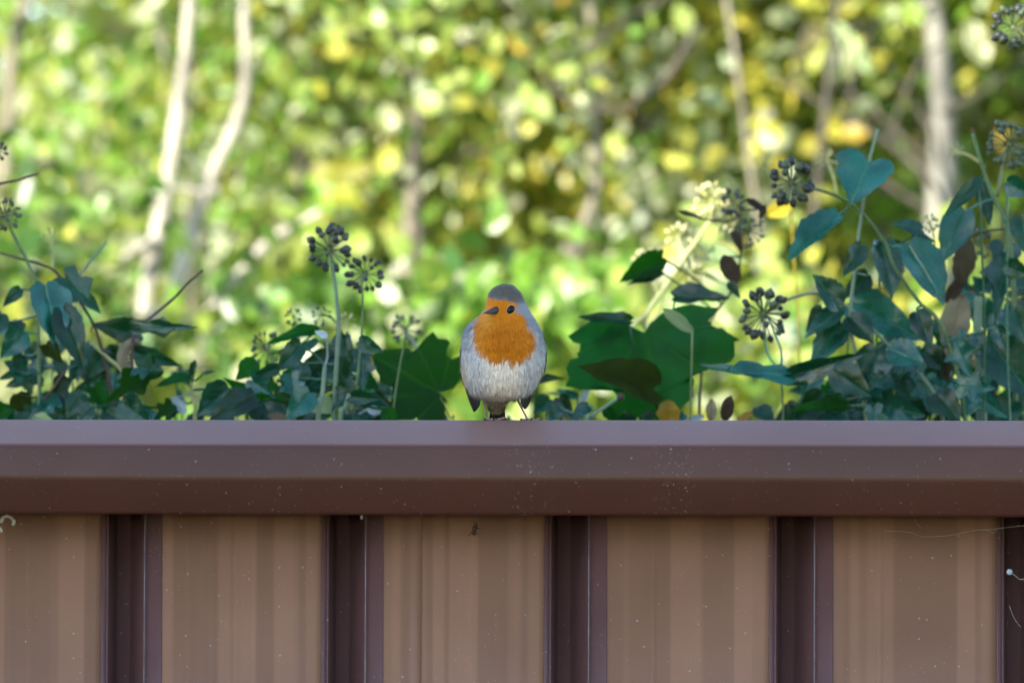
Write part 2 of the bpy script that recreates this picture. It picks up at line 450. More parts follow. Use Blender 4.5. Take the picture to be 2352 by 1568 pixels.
def local(o, parent):
    o.parent = parent; o.matrix_parent_inverse = Matrix.Identity(4); return o

def extrude_z(prof, z0, z1):          # profile in (x, y) extruded along z
    n = len(prof); b = MB()
    vs = [(x, y, z1) for x, y in prof] + [(x, y, z0) for x, y in prof]
    b.add(vs, [(i, i + 1, n + i + 1, n + i) for i in range(n - 1)]); return b

XL, XR = -2.6, 2.6
# cap rail: profile in (y, z), z measured from the top
cp = [(0.002, -0.078), (0.002, -0.0855), (-0.031, -0.0855), (-0.040, -0.0525), (-0.0345, -0.0235), (0.0135, 0.0), (0.040, 0.0), (0.088, -0.0235), (0.0935, -0.0525), (0.0875, -0.0855), (0.050, -0.0855), (0.050, -0.078)]
cpr = rounded(cp, [0, .001, .0025, .004, .0035, .0018, .0018, .0022, .0035, .0025, .001, 0])
b = MB(); n = len(cpr); NX = 60
vs = []
for i in range(NX + 1):
    x = XL + (XR - XL) * i / NX
    wob = noise.noise(Vector((x * 2.1, 0, 0))) * 0.0006
    vs += [(x, y + wob, CAP_Z + z + wob * .5) for y, z in cpr]
fs = [(i * n + k, i * n + k + 1, (i + 1) * n + k + 1, (i + 1) * n + k) for i in range(NX) for k in range(n - 1)]
b.add(vs, fs)
capo = local(b.build('cap_rail', M['cap']), fence); capo.matrix_parent_inverse = Matrix.Identity(4)
sm = capo.modifiers.new('solid', 'SOLIDIFY'); sm.thickness = 0.0008; sm.offset = -1

YF = 0.008                                      # front face of the panels
ref = [fence_x(px, 1300, YF) for px in (332, 838, 1352, 1871)]
PER = (ref[3] - ref[0]) / 3
mm = PER / 513.0                                 # metres per view pixel on the fence
k0 = int(math.floor((XL - ref[0]) / PER)) + 1
nper = int((XR - XL) / PER) - 1
prng = random.Random(5)
for k in range(k0, k0 + nper):
    x0 = ref[0] + PER * k
    # tan pan: flat face carrying a few very shallow pressed flutes
    P = [(x0 + 38 * mm, YF)]
    ribs = {0: [(95, 26, 1.0), (150, 20, 0.8), (206, 18, .8), (250, 30, .5)], 1: [(96, 34, .8), (130, 26, 1.2), (186, 26, .9), (238, 26, .8), (300, 30, .4)],
            2: [(140, 15, 1.3)], 3: [(140, 15, 1.3)], -1: [(190, 22, .9), (236, 24, .9), (290, 22, .7)]}.get(k, [(110, 24, .9), (140, 15, 1.2)])
    for a, wd, dp in ribs:
        P += [(x0 + a * mm, YF), (x0 + (a + 6) * mm, YF - 0.0011 * dp), (x0 + (a + wd) * mm, YF)]
    P += [(x0 + 372 * mm, YF - 0.0002), (x0 + 398 * mm, YF + 0.0022), (x0 + 412 * mm, YF + 0.007)]
    b = extrude_z(rounded(P, 0.0012, 3), 0.03, CAP_Z - 0.06)
    o = local(b.build('panel', M['panel']), fence)
    sm = o.modifiers.new('solid', 'SOLIDIFY'); sm.thickness = 0.0009; sm.offset = -1
    # dark folded channel between two pans
    x1 = x0 + PER
    Q = [(x0 + 409 * mm, YF + 0.0052), (x0 + 420 * mm, YF + 0.0085), (x0 + 423.5 * mm, YF + 0.0065), (x0 + 426 * mm, YF + 0.040), (x0 + 458 * mm, YF + 0.045), (x0 + 464 * mm, YF + 0.042), (x1 - 7 * mm, YF + 0.0085), (x1 - 1 * mm, YF + 0.0018), (x1 + 4.5 * mm, YF + 0.0050), (x1 + 40 * mm, YF - 0.0008), (x1 + 41.5 * mm, YF + 0.0008)]
    b = extrude_z(rounded(Q, [0, .0012, .0006, .002, .0012, .0015, .0016, .0016, .0012, .0005, 0], 3), 0.031, CAP_Z - 0.061)
    ch = o = local(b.build('channel', M['trim']), fence)
    xe = x1 - 0.5 * mm                           # thin pale tube painting a bright glint along the channel's edge
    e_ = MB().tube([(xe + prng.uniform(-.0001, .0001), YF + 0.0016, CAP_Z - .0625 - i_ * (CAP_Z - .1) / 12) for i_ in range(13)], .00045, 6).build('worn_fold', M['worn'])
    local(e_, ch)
    sm = o.modifiers.new('solid', 'SOLIDIFY'); sm.thickness = 0.0009; sm.offset = -1
# back sheet and posts carrying the rail (hidden from the front)
for x in (-2.3, -0.75, 0.8, 2.3):
    b = MB(); b.box(x - .025, x + .025, YF + .048, YF + .075, -0.02, CAP_Z - .012)
    local(b.build('post', M['trim'], None, False), fence)

# ------------------------------------------------------------------ the robin
CR = 0.0946e-3                                   # metres per pixel of the close-up used for measuring
ridge = fence_pt(1156, 966, 0.026)
BIRD = empty('robin', FROT @ Vector((ridge.x, 0.026, CAP_Z)))
tag(BIRD, 'small robin with orange face and breast standing on the fence cap rail', 'bird')
BL = BIRD.location.copy()
def bx(cx, cy, ymm=0.0):                         # close-up pixel + depth in mm -> bird-local metres
    return Vector(((cx - 620) * CR, ymm * 1e-3, (1483 - cy) * CR))
rings = [(157, 628, 655, -4, 0), (163, 580, 698, -10, 6), (178, 540, 722, -13, 9), (205, 506, 756, -16.5, 12), (250, 472, 790, -20, 15.5), (300, 457, 813, -22, 18), (350, 450, 838, -23, 20),
         (400, 436, 866, -23.5, 22), (450, 392, 893, -24.5, 24), (500, 335, 926, -26.5, 27), (560, 264, 957, -29.5, 31), (620, 238, 985, -32.5, 34), (700, 219, 1010, -35.5, 37),
         (780, 213, 1021, -38, 39), (900, 211, 1019, -38.5, 40), (1000, 213, 1003, -36.5, 40), (1100, 236, 960, -32.5, 39), (1170, 268, 915, -27.5, 38), (1222, 325, 855, -21, 36), (1252, 395, 760, -13, 34), (1268, 470, 670, -5, 31), (1272, 560, 580, 6, 24)]
ra = np.array(rings, float)
tt = np.arange(len(ra)); fine = np.linspace(0, len(ra) - 1, 130)
def cat_np(col):
    out = []
    for f in fine:
        i = min(int(f), len(ra) - 2); t = f - i
        p = [col[max(i - 1, 0)], col[i], col[i + 1], col[min(i + 2, len(ra) - 1)]]
        out.append(0.5 * (2 * p[1] + (p[2] - p[0]) * t + (2 * p[0] - 5 * p[1] + 4 * p[2] - p[3]) * t * t + (3 * p[1] - p[0] - 3 * p[2] + p[3]) * t ** 3))
    return np.array(out)
rf = np.stack([cat_np(ra[:, i]) for i in range(5)], 1)
SEG = 96
bv, bf = [], []
for r in rf:
    cy, xl, xr, yf, yb = r
    for k in range(SEG):
        th = 2 * math.pi * k / SEG
        cs, sn = math.cos(th), math.sin(th)
        e = 0.93
        x = (xl + xr) / 2 + (xr - xl) / 2 * math.copysign(abs(cs) ** e, cs)
        y = (yf + yb) / 2 + (yb - yf) / 2 * math.copysign(abs(sn) ** e, sn)
        p = bx(x, cy, y)
        bv.append(p)
for i in range(len(rf) - 1):
    for k in range(SEG):
        k2 = (k + 1) % SEG
        bf.append((i * SEG + k, i * SEG + k2, (i + 1) * SEG + k2, (i + 1) * SEG + k))
bf.append(tuple(reversed(range(SEG)))); bf.append(tuple((len(rf) - 1) * SEG + k for k in range(SEG)))
# soft feather tufts
for i, p in enumerate(bv):
    c = Vector((0.0, 0.004, 0.07)); dr = (p - c).normalized()
    bv[i] = p + dr * (noise.noise(p * 180) * 0.0006 + noise.noise(p * 500) * 0.00035)
BVH = BVHTree.FromPolygons(bv, bf)

ORANGE = [(452, 268), (475, 298), (540, 318), (620, 328), (700, 334), (745, 358), (735, 440), (800, 470), (832, 540), (838, 590), (875, 600), (908, 655), (915, 735), (892, 805), (836, 872), (775, 918), (712, 918), (665, 900), (628, 868), (590, 905), (550, 922), (500, 898), (430, 850), (368, 775), (342, 695), (350, 600), (366, 520), (386, 458), (425, 440), (444, 350)]
def poly_sd(x, y, P):
    inside = False; dmin = 1e9; n = len(P)
    for i in range(n):
        x1, y1 = P[i]; x2, y2 = P[(i + 1) % n]
        if (y1 > y) != (y2 > y) and x < (x2 - x1) * (y - y1) / (y2 - y1) + x1: inside = not inside
        dx, dy = x2 - x1, y2 - y1
        t = max(0, min(1, ((x - x1) * dx + (y - y1) * dy) / (dx * dx + dy * dy)))
        dmin = min(dmin, math.hypot(x - x1 - t * dx, y - y1 - t * dy))
    return dmin if inside else -dmin
def ss(a, b, x):
    t = max(0, min(1, (x - a) / (b - a))); return t * t * (3 - 2 * t)
def mixv(a, b, t): return tuple(a[i] + (b[i] - a[i]) * t for i in range(3))
C_OR, C_OR2 = (0.58, 0.185, 0.005), (0.68, 0.30, 0.035)
C_WHITE, C_FLANK, C_BUFF = (0.88, 0.79, 0.67), (0.57, 0.55, 0.53), (0.50, 0.39, 0.24)
C_GREY, C_BROWN, C_CROWN = (0.26, 0.27, 0.295), (0.15, 0.12, 0.075), (0.10, 0.092, 0.075)
def bird_col(p, jit=0.0):
    x, y = p.x / CR + 620, 1483 - p.z / CR
    dep = p.y * 1e3
    nz = noise.noise(p * 260) * 16 + noise.noise(p * 700) * 9
    # underparts
    u = (x - 625) / 400
    c = mixv(C_WHITE, C_FLANK, ss(0.18, 0.62, abs(u) + nz * .004))
    c = mixv(c, C_BUFF, ss(0.80, 1.0, abs(u)) * ss(820, 1000, y) * 0.8)
    c = mixv(c, (0.52, 0.46, 0.37), ss(1120, 1260, y) * 0.7)
    c = mixv(c, C_GREY, ss(0.62, 0.9, abs(u) + nz * .003) * (1 - ss(640, 960, y)) * 0.8)
    # grey band round face, crown, nape, mantle
    if y < 620:
        c = mixv(c, C_GREY, 1 - ss(560, 640, y + nz))
    if y < 400:
        g = mixv(C_CROWN, (0.15, 0.165, 0.19), ss(250, 340, y + nz) * (1 - ss(560, 760, x)) + 0.35 * ss(285, 345, y))
        c = mixv(g, C_GREY, ss(330, 400, y + (x - 700) * .25))
    c = mixv(c, C_BROWN, ss(6, 20, dep - 4 + nz * .1) if y > 480 else ss(4, 16, dep + nz * .1))
    if dep < 12:
        sd = poly_sd(x + nz * .5, y + nz, ORANGE)
        o = mixv(C_OR, C_OR2, 0.75 * math.exp(-((x - 455) / 60) ** 2 - ((y - 530) / 90) ** 2) + 0.35 * math.exp(-((x - 390) / 60) ** 2 - ((y - 700) / 150) ** 2))
        o = mixv(o, (0.42, 0.105, 0.003), 0.5 * math.exp(-((x - 600) / 130) ** 2 - ((y - 690) / 130) ** 2))
        soft = 12 if y < 460 else 26
        c = mixv(c, o, ss(-soft, soft * 0.6, sd))
    if jit:
        k = 1 + random.gauss(0, jit); c = tuple(max(0, v * k) for v in c)
    return c + (1,)

plum = attr_mat('plumage', rough=0.85, spec=0.12, sheen=0.15)
b = MB(); b.v = [tuple(p) for p in bv]; b.f = list(bf); b.c = [bird_col(p) for p in bv]
# undertail coverts
def loft(rows, seg, colf):
    vs, fs = [], []
    for c, rx, ry in rows:
        for k in range(seg):
            th = 2 * math.pi * k / seg
            vs.append(c + Vector((math.cos(th) * rx, math.sin(th) * ry, 0)))
    for i in range(len(rows) - 1):
        for k in range(seg):
            k2 = (k + 1) % seg; fs.append((i * seg + k, i * seg + k2, (i + 1) * seg + k2, (i + 1) * seg + k))
    fs.append(tuple(reversed(range(seg)))); fs.append(tuple((len(rows) - 1) * seg + k for k in range(seg)))
    n = len(b.v); b.v += [tuple(v) for v in vs]; b.f += [tuple(i + n for i in f) for f in fs]; b.c += [colf(v) for v in vs]
    return vs
ut_rows = [(bx(570, 1225, 20), .0115, .012), (bx(565, 1265, 26), .0095, .009), (bx(556, 1310, 32), .0085, .007), (bx(552, 1335, 36), .0075, .005), (bx(550, 1362, 40), .0055, .003), (bx(548, 1376, 42), .002, .0015)]
ut_v = loft(ut_rows, 20, lambda v: mixv((0.34, 0.30, 0.21), (0.24, 0.19, 0.11), random.random() * .6) + (1,))
# legs and feet
LEG = [(0.20, 0.125, 0.10, 1), (0.30, 0.22, 0.19, 1)]
def leg(pts, r):
    pts = spline([bx(*p) for p in pts], 5); n = len(pts)
    b.tube(pts, [r * (1.5 - 0.7 * min(1, i / n * 2.2)) for i in range(n)], 10)
    b.c += [LEG[0] if random.random() < .75 else LEG[1] for _ in range(n * 10)]
def toe(pts, r=.00115):
    pts = spline([bx(*p) for p in pts], 4); n = len(pts)
    b.tube(pts, [r * (1.0 - 0.25 * i / n + 0.22 * math.sin(i * 2.1)) * (1 if i < n - 3 else (n - i) / 3.2 * .8) for i in range(n)], 8)
    for i in range(n): b.c += [(LEG[1] if (i // 2) % 2 else LEG[0]) if i < n - 4 else (0.03, 0.025, 0.022, 1)] * 8
leg([(430, 1225, 2), (434, 1290, 4), (444, 1370, 3), (457, 1440, 0.5), (460, 1470, -1)], .00112)
leg([(742, 1225, 2), (768, 1290, 4), (806, 1370, 3), (842, 1440, 0.5), (850, 1470, -1)], .00112)
for pts in ([(458, 1462, 0), (500, 1470, -5), (550, 1472, -8), (600, 1460, -9), (635, 1454, -9.5), (662, 1478, -10)],
            [(458, 1462, 0), (480, 1470, -6), (500, 1471, -10), (520, 1462, -12), (535, 1478, -14)],
            [(458, 1462, 0), (450, 1470, -5), (445, 1470, -9), (440, 1462, -11), (436, 1478, -13)],
            [(458, 1462, 0), (452, 1470, 4), (448, 1471, 8), (446, 1462, 10), (442, 1478, 12)],
            [(848, 1462, 0), (890, 1470, -5), (935, 1471, -8), (965, 1462, -9), (980, 1462, -9.5), (995, 1479, -10)],
            [(848, 1462, 0), (866, 1470, -6), (880, 1470, -10), (890, 1460, -12), (900, 1478, -14)],
            [(848, 1462, 0), (820, 1471, -5), (805, 1471, -9), (795, 1464, -10), (782, 1479, -12)],
            [(848, 1462, 0), (852, 1470, 4), (856, 1471, 8), (858, 1462, 10), (862, 1478, 12)]):
    toe(pts)
body = local(b.build('body', plum), BIRD)

# fine feather barbs lying on the body surface
def plumage():
    tris = []
    area = []
    for f in bf:
        if len(f) != 4: continue
        A, B, C, D = (bv[i] for i in f)
        area.append(((B - A).cross(D - A).length + (B - C).cross(D - C).length) / 2); tris.append(f)
    area = np.array(area); cum = np.cumsum(area / area.sum())
    N = 17000
    idx = np.searchsorted(cum, rng.random(N))
    V, F, Cc = [], [], []
    beak = bx(520, 430, -23); eye = None
    rr = random.Random(3)
    for q in idx:
        f = tris[min(q, len(tris) - 1)]
        A, B, C, D = (bv[i] for i in f)
        u, v = rr.random(), rr.random()
        p = A * (1 - u) * (1 - v) + B * u * (1 - v) + C * u * v + D * (1 - u) * v
        nrm = (B - A).cross(D - A)
        if nrm.length < 1e-12: continue
        nrm.normalize()
        if nrm.dot(p - Vector((0, 0.004, 0.07))) < 0: nrm = -nrm
        X, Y = p.x / CR + 620, 1483 - p.z / CR
        if p.y < 0 and ((X - 688) / 55) ** 2 + ((Y - 412) / 60) ** 2 < 1: continue
        if p.y < -0.012 and ((X - 500) / 75) ** 2 + ((Y - 425) / 44) ** 2 < 1: continue
        head = 1 - ss(380, 620, Y)
        d = Vector((0, 0.10, -1)).normalized()
        away = (p - beak).normalized()
        d = (d * (1 - head * .8) + away * head * 1.1 + Vector((0, 0.5, 0)) * head)
        d = d + Vector((rr.gauss(0, .20), rr.gauss(0, .20), rr.gauss(0, .12)))
        if Y > 1050: d += Vector((-(p.x) * 6, 0, 0))
        d = d - nrm * d.dot(nrm)
        if d.length < 1e-5: continue
        d.normalize()
        L = (0.0022 + 0.0042 * (1 - head)) * rr.uniform(.7, 1.3)
        if Y > 1130: L *= 1.25
        wd = (0.00022 + 0.00014 * (1 - head)) * rr.uniform(.7, 1.3)
        lift = rr.uniform(.05, .13) * (1 + 0.8 * (rr.random() < .04))
        s = d.cross(nrm)
        p0 = p - nrm * 0.0003
        p1 = p + d * L * .55 + nrm * L * lift * .55
        p2 = p + d * L + nrm * L * lift * 0.75
        n = len(V)
        V += [p0 - s * wd, p0 + s * wd, p1 + s * wd * .9, p1 - s * wd * .9, p2]
        F += [(n, n + 1, n + 2, n + 3), (n + 3, n + 2, n + 4)]
        c = bird_col(p, 0.085)
        Cc += [c] * 5
    # buff barbs on the undertail
    for _ in range(700):
        i = rr.randrange(20, len(ut_v) - 25); p = ut_v[i].lerp(ut_v[i + 20], rr.random()) if i + 20 < len(ut_v) else ut_v[i]
        d = Vector((rr.gauss(0, .25), .5 + rr.gauss(0, .1), -1)).normalized()
        ax = Vector((p.x - bx(556, 0).x, p.y - .032, 0)); ax.normalize()
        s = d.cross(ax); L = rr.uniform(.003, .005); n = len(V)
        V += [p - s * .00025, p + s * .00025, p + d * L * .5 + ax * .0005 + s * .0002, p + d * L * .5 + ax * .0005 - s * .0002, p + d * L + ax * .0004]
        F += [(n, n + 1, n + 2, n + 3), (n + 3, n + 2, n + 4)]
        k = rr.uniform(.6, 1.25); Cc += [(0.33 * k, 0.28 * k, 0.18 * k, 1)] * 5
    bb = MB(); bb.v = [tuple(v) for v in V]; bb.f = F; bb.c = Cc
    o = local(bb.build('plumage', plum), BIRD); tag(o, kind='stuff')
plumage()

# wings (folded, primaries showing as separate blades)
wing_m = attr_mat('wing_feather', rough=0.6, spec=0.25)
WL = [(600, 262, 6, 300, 30), (700, 221, 8, 250, 36), (800, 206, 12, 240, 41), (900, 202, 15, 240, 43), (1000, 205, 18, 255, 44), (1090, 226, 21, 300, 45), (1160, 250, 25, 345, 45), (1220, 268, 28, 388, 45), (1270, 284, 31, 392, 45), (1320, 303, 34, 384, 44.5), (1355, 318, 36.5, 362, 43.5), (1382, 332, 39, 336, 41)]
WR = [(590, 970, 6, 930, 30), (700, 1014, 8, 985, 36), (800, 1028, 12, 995, 41), (900, 1027, 15, 990, 43), (1000, 1012, 18, 965, 44), (1090, 972, 21, 900, 45), (1150, 940, 24, 850, 45), (1205, 915, 27, 802, 45), (1250, 894, 31, 788, 45), (1295, 874, 34, 792, 44.5), (1328, 856, 36.5, 806, 43.5), (1354, 836, 39, 828, 41)]
WL = [(c_, xo - 7 * ss(600, 800, c_) * (1 - ss(1050, 1200, c_)), yo - 3, xi, yi) for c_, xo, yo, xi, yi in WL]
WR = [(c_, xo + 9 * ss(560, 700, c_) * (1 - ss(1050, 1200, c_)), yo - 4, xi, yi) for c_, xo, yo, xi, yi in WR]
for rows in (WL, WR):
    b = MB(); vs, fs, cs = [], [], []
    NC = 9
    for cy, xo, yo, xi, yi in rows:
        for k in range(NC):
            t = k / (NC - 1)
            p = bx(xo + (xi - xo) * t, cy, yo + (yi - yo) * t)
            p.y += 0.0012 * math.sin(t * math.pi * 3) * .4
            vs.append(p)
            base = mixv((0.10, 0.085, 0.065), (0.014, 0.011, 0.009), ss(850, 1150, cy))
            edge = (0.16, 0.12, 0.075)
            cs.append(mixv(base, edge, 0.8 if k in (0,) and cy > 1000 else (0.25 if k % 3 == 0 else 0)) + (1,))
    for i in range(len(rows) - 1):
        for k in range(NC - 1):
            fs.append((i * NC + k, i * NC + k + 1, (i + 1) * NC + k + 1, (i + 1) * NC + k))
    b.v, b.f, b.c = [tuple(v) for v in vs], fs, cs
    wo = local(b.build('wing', wing_m), BIRD)
    m_ = wo.modifiers.new('solid', 'SOLIDIFY'); m_.thickness = .0009; m_.offset = 0
# tail: overlapping long feathers
tail = empty('tail', (0, 0, 0)); local(tail, BIRD)
bpy.data.objects.remove(tail)
def feather(x_top, x_bot, wd, y0, y1, cy0, cy1, col, edge, dy):
    b = MB(); vs, cs, fs = [], [], []
    n = 10
    for i in range(n + 1):
        t = i / n
        cx = x_top + (x_bot - x_top) * t; cy = cy0 + (cy1 - cy0) * t; y = y0 + (y1 - y0) * t
        wv = wd * (0.75 + .25 * t) * (1 if t < .85 else math.sqrt(max(0.02, 1 - ((t - .85) / .15) ** 2)))
        for k, (ux, uy, cc) in enumerate(((-1, .3, edge), (-.85, .15, col), (-.08, 0, col), (0, -.25, edge), (.08, 0, col), (.85, .15, col), (1, .3, edge))):
            vs.append(bx(cx + ux * wv, cy, y + uy + dy)); cs.append(cc + (1,))
    for i in range(n):
        for k in range(6): fs.append((i * 7 + k, i * 7 + k + 1, (i + 1) * 7 + k + 1, (i + 1) * 7 + k))
    b.v, b.f, b.c = [tuple(v) for v in vs], fs, cs
    o = local(b.build('tail_feather', wing_m), BIRD)
    m_ = o.modifiers.new('solid', 'SOLIDIFY'); m_.thickness = .0004; m_.offset = 0
for i, (xt, xb, dy) in enumerate([(535, 505, 0.0), (550, 535, .9), (565, 560, 1.8), (585, 596, 2.7), (600, 612, 3.4)]):
    feather(xt, xb, 34, 30, 66, 1240, 1520, (0.028, 0.022, 0.018), (0.085, 0.055, 0.03) if i < 3 else (0.20, 0.13, 0.06), dy)
# beak
def beakpart(base, tip, rz, rxy, droop, name, lower=False):
    b = MB(); n = 8; rows = []
    ax = (tip - base)
    side = ax.cross(Vector((0, 0, 1))).normalized(); up = side.cross(ax).normalized()
    vs, fs = [], []; seg = 12
    for i in range(n + 1):
        t = i / n; k = (1 - t) ** 0.85
        c = base + ax * t - up * droop * t * t
        for j in range(seg):
            th = math.pi * j / (seg - 1)
            zz = math.sin(th) * rz * k * (-1 if lower else 1)
            vs.append(c + side * math.cos(th) * rxy * k + up * zz)
    for i in range(n):
        for j in range(seg - 1): fs.append((i * seg + j, i * seg + j + 1, (i + 1) * seg + j + 1, (i + 1) * seg + j))
        fs.append((i * seg + seg - 1, i * seg, (i + 1) * seg, (i + 1) * seg + seg - 1))
    b.add(vs, fs); return b
m_beak = simple('beak_horn', (0.030, 0.032, 0.040), 0.28, 0.2, 300, spec=0.7)
bb, bt = bx(548, 424, -20), bx(410, 455, -37)
bk = local(beakpart(bb, bt, .0045, .0038, .0004, 'beak').build('beak', m_beak), BIRD)
lo = beakpart(bb - Vector((0, 0, .0001)), bt + Vector((.0006, .0004, -.0002)), .0030, .0036, -.0003, 'lower', True).build('lower_mandible', m_beak)
local(lo, bk)
# eye with pale ring
hit = BVH.ray_cast(Vector((bx(688, 412).x, -0.2, bx(688, 412).z)), Vector((0, 1, 0)))
ec, en = hit[0], hit[1]
if en.y > 0: en = -en
en = (en + Vector((0.15, -0.6, 0.0))).normalized()
eye_m, t, p = mat_new('eye_black'); p.inputs['Base Color'].default_value = (0.004, 0.003, 0.003, 1); p.inputs['Roughness'].default_value = 0.08; p.inputs['Specular IOR Level'].default_value = 0.3
su = en.cross(Vector((0, 0, 1))).normalized(); sv = su.cross(en).normalized()
ang = R(52)
ea = (su * -math.cos(ang) + sv * math.sin(ang)); ea2 = en.cross(ea).normalized()
if ea.x < 0: ea = -ea
if ea.z < 0: ea = Vector((ea.x, ea.y, -ea.z))
ea2 = en.cross(ea).normalized()
b = MB(); vs, fs = [], []; seg, rn = 24, 12
for i in range(rn + 1):
    ph = math.pi * .5 * i / rn
    for k in range(seg):
        th = 2 * math.pi * k / seg
        vs.append(ec - en * .0009 + en * (.0026 * math.cos(ph)) + (ea * math.cos(th) * .0045 + ea2 * math.sin(th) * .0036) * math.sin(ph))
for i in range(rn):
    for k in range(seg): k2 = (k + 1) % seg; fs.append((i * seg + k, (i + 1) * seg + k, (i + 1) * seg + k2, i * seg + k2))
b.add(vs, fs)
eyeo = local(b.build('eye', eye_m), BIRD)
b = MB(); pts = []
for k in range(29):
    th = 2 * math.pi * k / 28
    pts.append(ec + en * .0004 + ea * math.cos(th) * .0047 + ea2 * math.sin(th) * .00375)
b.tube(pts, .00036, 8, cap=False)
local(b.build('eye_ring', simple('eye_ring_buff', (0.55, 0.36, 0.17), 0.8, 0.2, 300)), eyeo)

# ------------------------------------------------------------------ small things on the fence
def on_fence(px, py, ly): return FROT @ fence_pt(px, py, ly)
ins = empty('dead_insect', on_fence(1090, 1217, YF - .001))
tag(ins, 'tiny dark brown dead insect stuck on a tan fence panel', 'insect')
m_ins = simple('insect_shell', (0.05, 0.02, 0.01), 0.4, 0.4, 300)
b = MB(); c = on_fence(1090, 1214, YF - .0022)
b.ball(c, .0026, 10, 6, sc=(.8, .8, 1.2)); b.ball(c + Vector((-.0006, 0, -.004)), .0019, 8, 6); b.ball(c + Vector((.0012, -.001, .003)), .0014, 8, 6)
b.build('body', m_ins, ins)
for dx, dz, ex, ez in ((.002, .001, .0052, .0005), (.001, .004, -.001, .0082), (.001, -.004, .004, -.0052), (-.002, -.003, -.006, -.006), (.0012, .003, .003, .007)):
    b = MB(); b.tube([c + Vector((dx * .4, 0, dz * .6)), c + Vector((dx, -.002, dz)), c + Vector((ex, .0010, ez))], [.0005, .0004, .0002], 6); b.build('leg', m_ins, ins)
cc = empty('debris_tuft', on_fence(10, 1190, YF - .003))
tag(cc, 'pale crumpled scrap of debris and web tucked under the cap rail', 'debris')
m_deb = simple('debris_pale', (0.50, 0.47, 0.40), 0.9, 0.35, 400)
for pts, r in ([(2, 1200, 10), (10, 1186, 8), (22, 1186, 8), (32, 1196, 9), (29, 1206, 8)], .0016), ([(-14, 1200, 8), (0, 1192, 9), (10, 1193, 8)], .0013), ([(-10, 1206, 7), (0, 1212, 8), (4, 1222, 7)], .0015), ([(14, 1176, 8), (18, 1184, 10)], .0009):
    b = MB(); b.tube(spline([on_fence(x, y, YF - .001 - q * 1e-4) for x, y, q in pts], 4), r, 7); b.build('shred', m_deb, cc)
gr = MB().tube(spline([on_fence(829, 1179, YF - .004), on_fence(831, 1184, YF - .005), on_fence(830, 1191, YF - .004)], 3), [.0013, .0017, .0016, .0017, .0015, .0016, .0010], 8).build('grub_case', simple('grub_case_tan', (0.40, 0.29, 0.17), 0.8, 0.3, 400))
tag(gr, 'tiny tan grub case hanging under the cap rail beside a groove', 'insect case')
web_m = simple('cobweb_silk', (0.42, 0.40, 0.37), 0.6, 0.1, 50)
wb = empty('cobweb', on_fence(2260, 1220, YF - .002)); tag(wb, 'thin sagging cobweb strands with caught specks across the end panel', 'cobweb')
for pts in ([(2030, 1218, 1), (2090, 1222, 2), (2120, 1232, 3), (2180, 1229, 3), (2225, 1220, 4), (2262, 1216, 5), (2282, 1224, 5)], [(2282, 1224, 5), (2290, 1214, 4), (2300, 1212, 3)], [(2262, 1216, 5), (2310, 1211, 6), (2360, 1205, 4)],
            [(2100, 1190, 3), (2104, 1200, 3), (2118, 1213, 3)], [(2318, 1390, 4), (2330, 1420, 5), (2345, 1440, 5)]):
    b = MB(); b.tube(spline([on_fence(x, y, YF - q * 1e-3) for x, y, q in pts], 4), .00016, 5); b.build('strand', web_m, wb)
sb = MB().ball(on_fence(2319, 1313, YF - .004), .0028, 14, 10).build('pale_seed', simple('seed_blue', (0.42, 0.52, 0.58), 0.4, 0.15, 200))
tag(sb, 'small pale blue round seed caught on the cobwebbed end channel', 'seed')
# the seed hangs from its own twist of web
b = MB(); b.tube(spline([on_fence(2319, 1313, YF - .003), on_fence(2330, 1320, YF + .004), on_fence(2345, 1330, YF + .012), on_fence(2365, 1322, YF + .012)], 4), .0005, 6)
tw = b.build('web_twist', web_m, sb)

# ------------------------------------------------------------------ ivy on the far side of the fence
OVATE = [(0.0, 0.0), (0.16, -0.05), (0.33, 0.03), (0.45, 0.15), (0.5, 0.28), (0.47, 0.42), (0.38, 0.57), (0.26, 0.72), (0.13, 0.87), (0.0, 1.0)]
HEART = [(0.0, 0.0), (0.2, -0.12), (0.42, -0.06), (0.52, 0.12), (0.5, 0.3), (0.42, 0.48), (0.31, 0.63), (0.2, 0.77), (0.1, 0.9), (0.0, 1.0)]
LOBED = [(0.0, 0.02), (0.10, -0.10), (0.27, -0.12), (0.44, -0.02), (0.36, 0.10), (0.30, 0.20), (0.40, 0.27), (0.56, 0.42), (0.42, 0.47), (0.27, 0.50), (0.20, 0.56), (0.17, 0.68), (0.09, 0.86), (0.0, 1.0)]
MAPLE = [(0.0, 0.03), (0.14, -0.13), (0.34, -0.16), (0.50, -0.04), (0.44, 0.06), (0.43, 0.15), (0.52, 0.20), (0.55, 0.36), (0.50, 0.50), (0.40, 0.50), (0.28, 0.52), (0.25, 0.60), (0.24, 0.74), (0.12, 0.88), (0.0, 1.0)]
DROP = [(0.0, 0.0), (0.14, 0.03), (0.30, 0.15), (0.42, 0.32), (0.48, 0.50), (0.44, 0.68), (0.3, 0.86), (0.14, 0.96), (0.0, 1.0)]
SHAPES = {'o': OVATE, 'h': HEART, 'l': LOBED, 'm': MAPLE, 'd': DROP}
def refine(P):
    Q = spline([Vector((u, v, 0)) for u, v in P], 2)
    return [(max(0.0, q.x), q.y) for q in Q]
SHAPES = {k_: refine(v_) for k_, v_ in SHAPES.items()}
lr = random.Random(21)

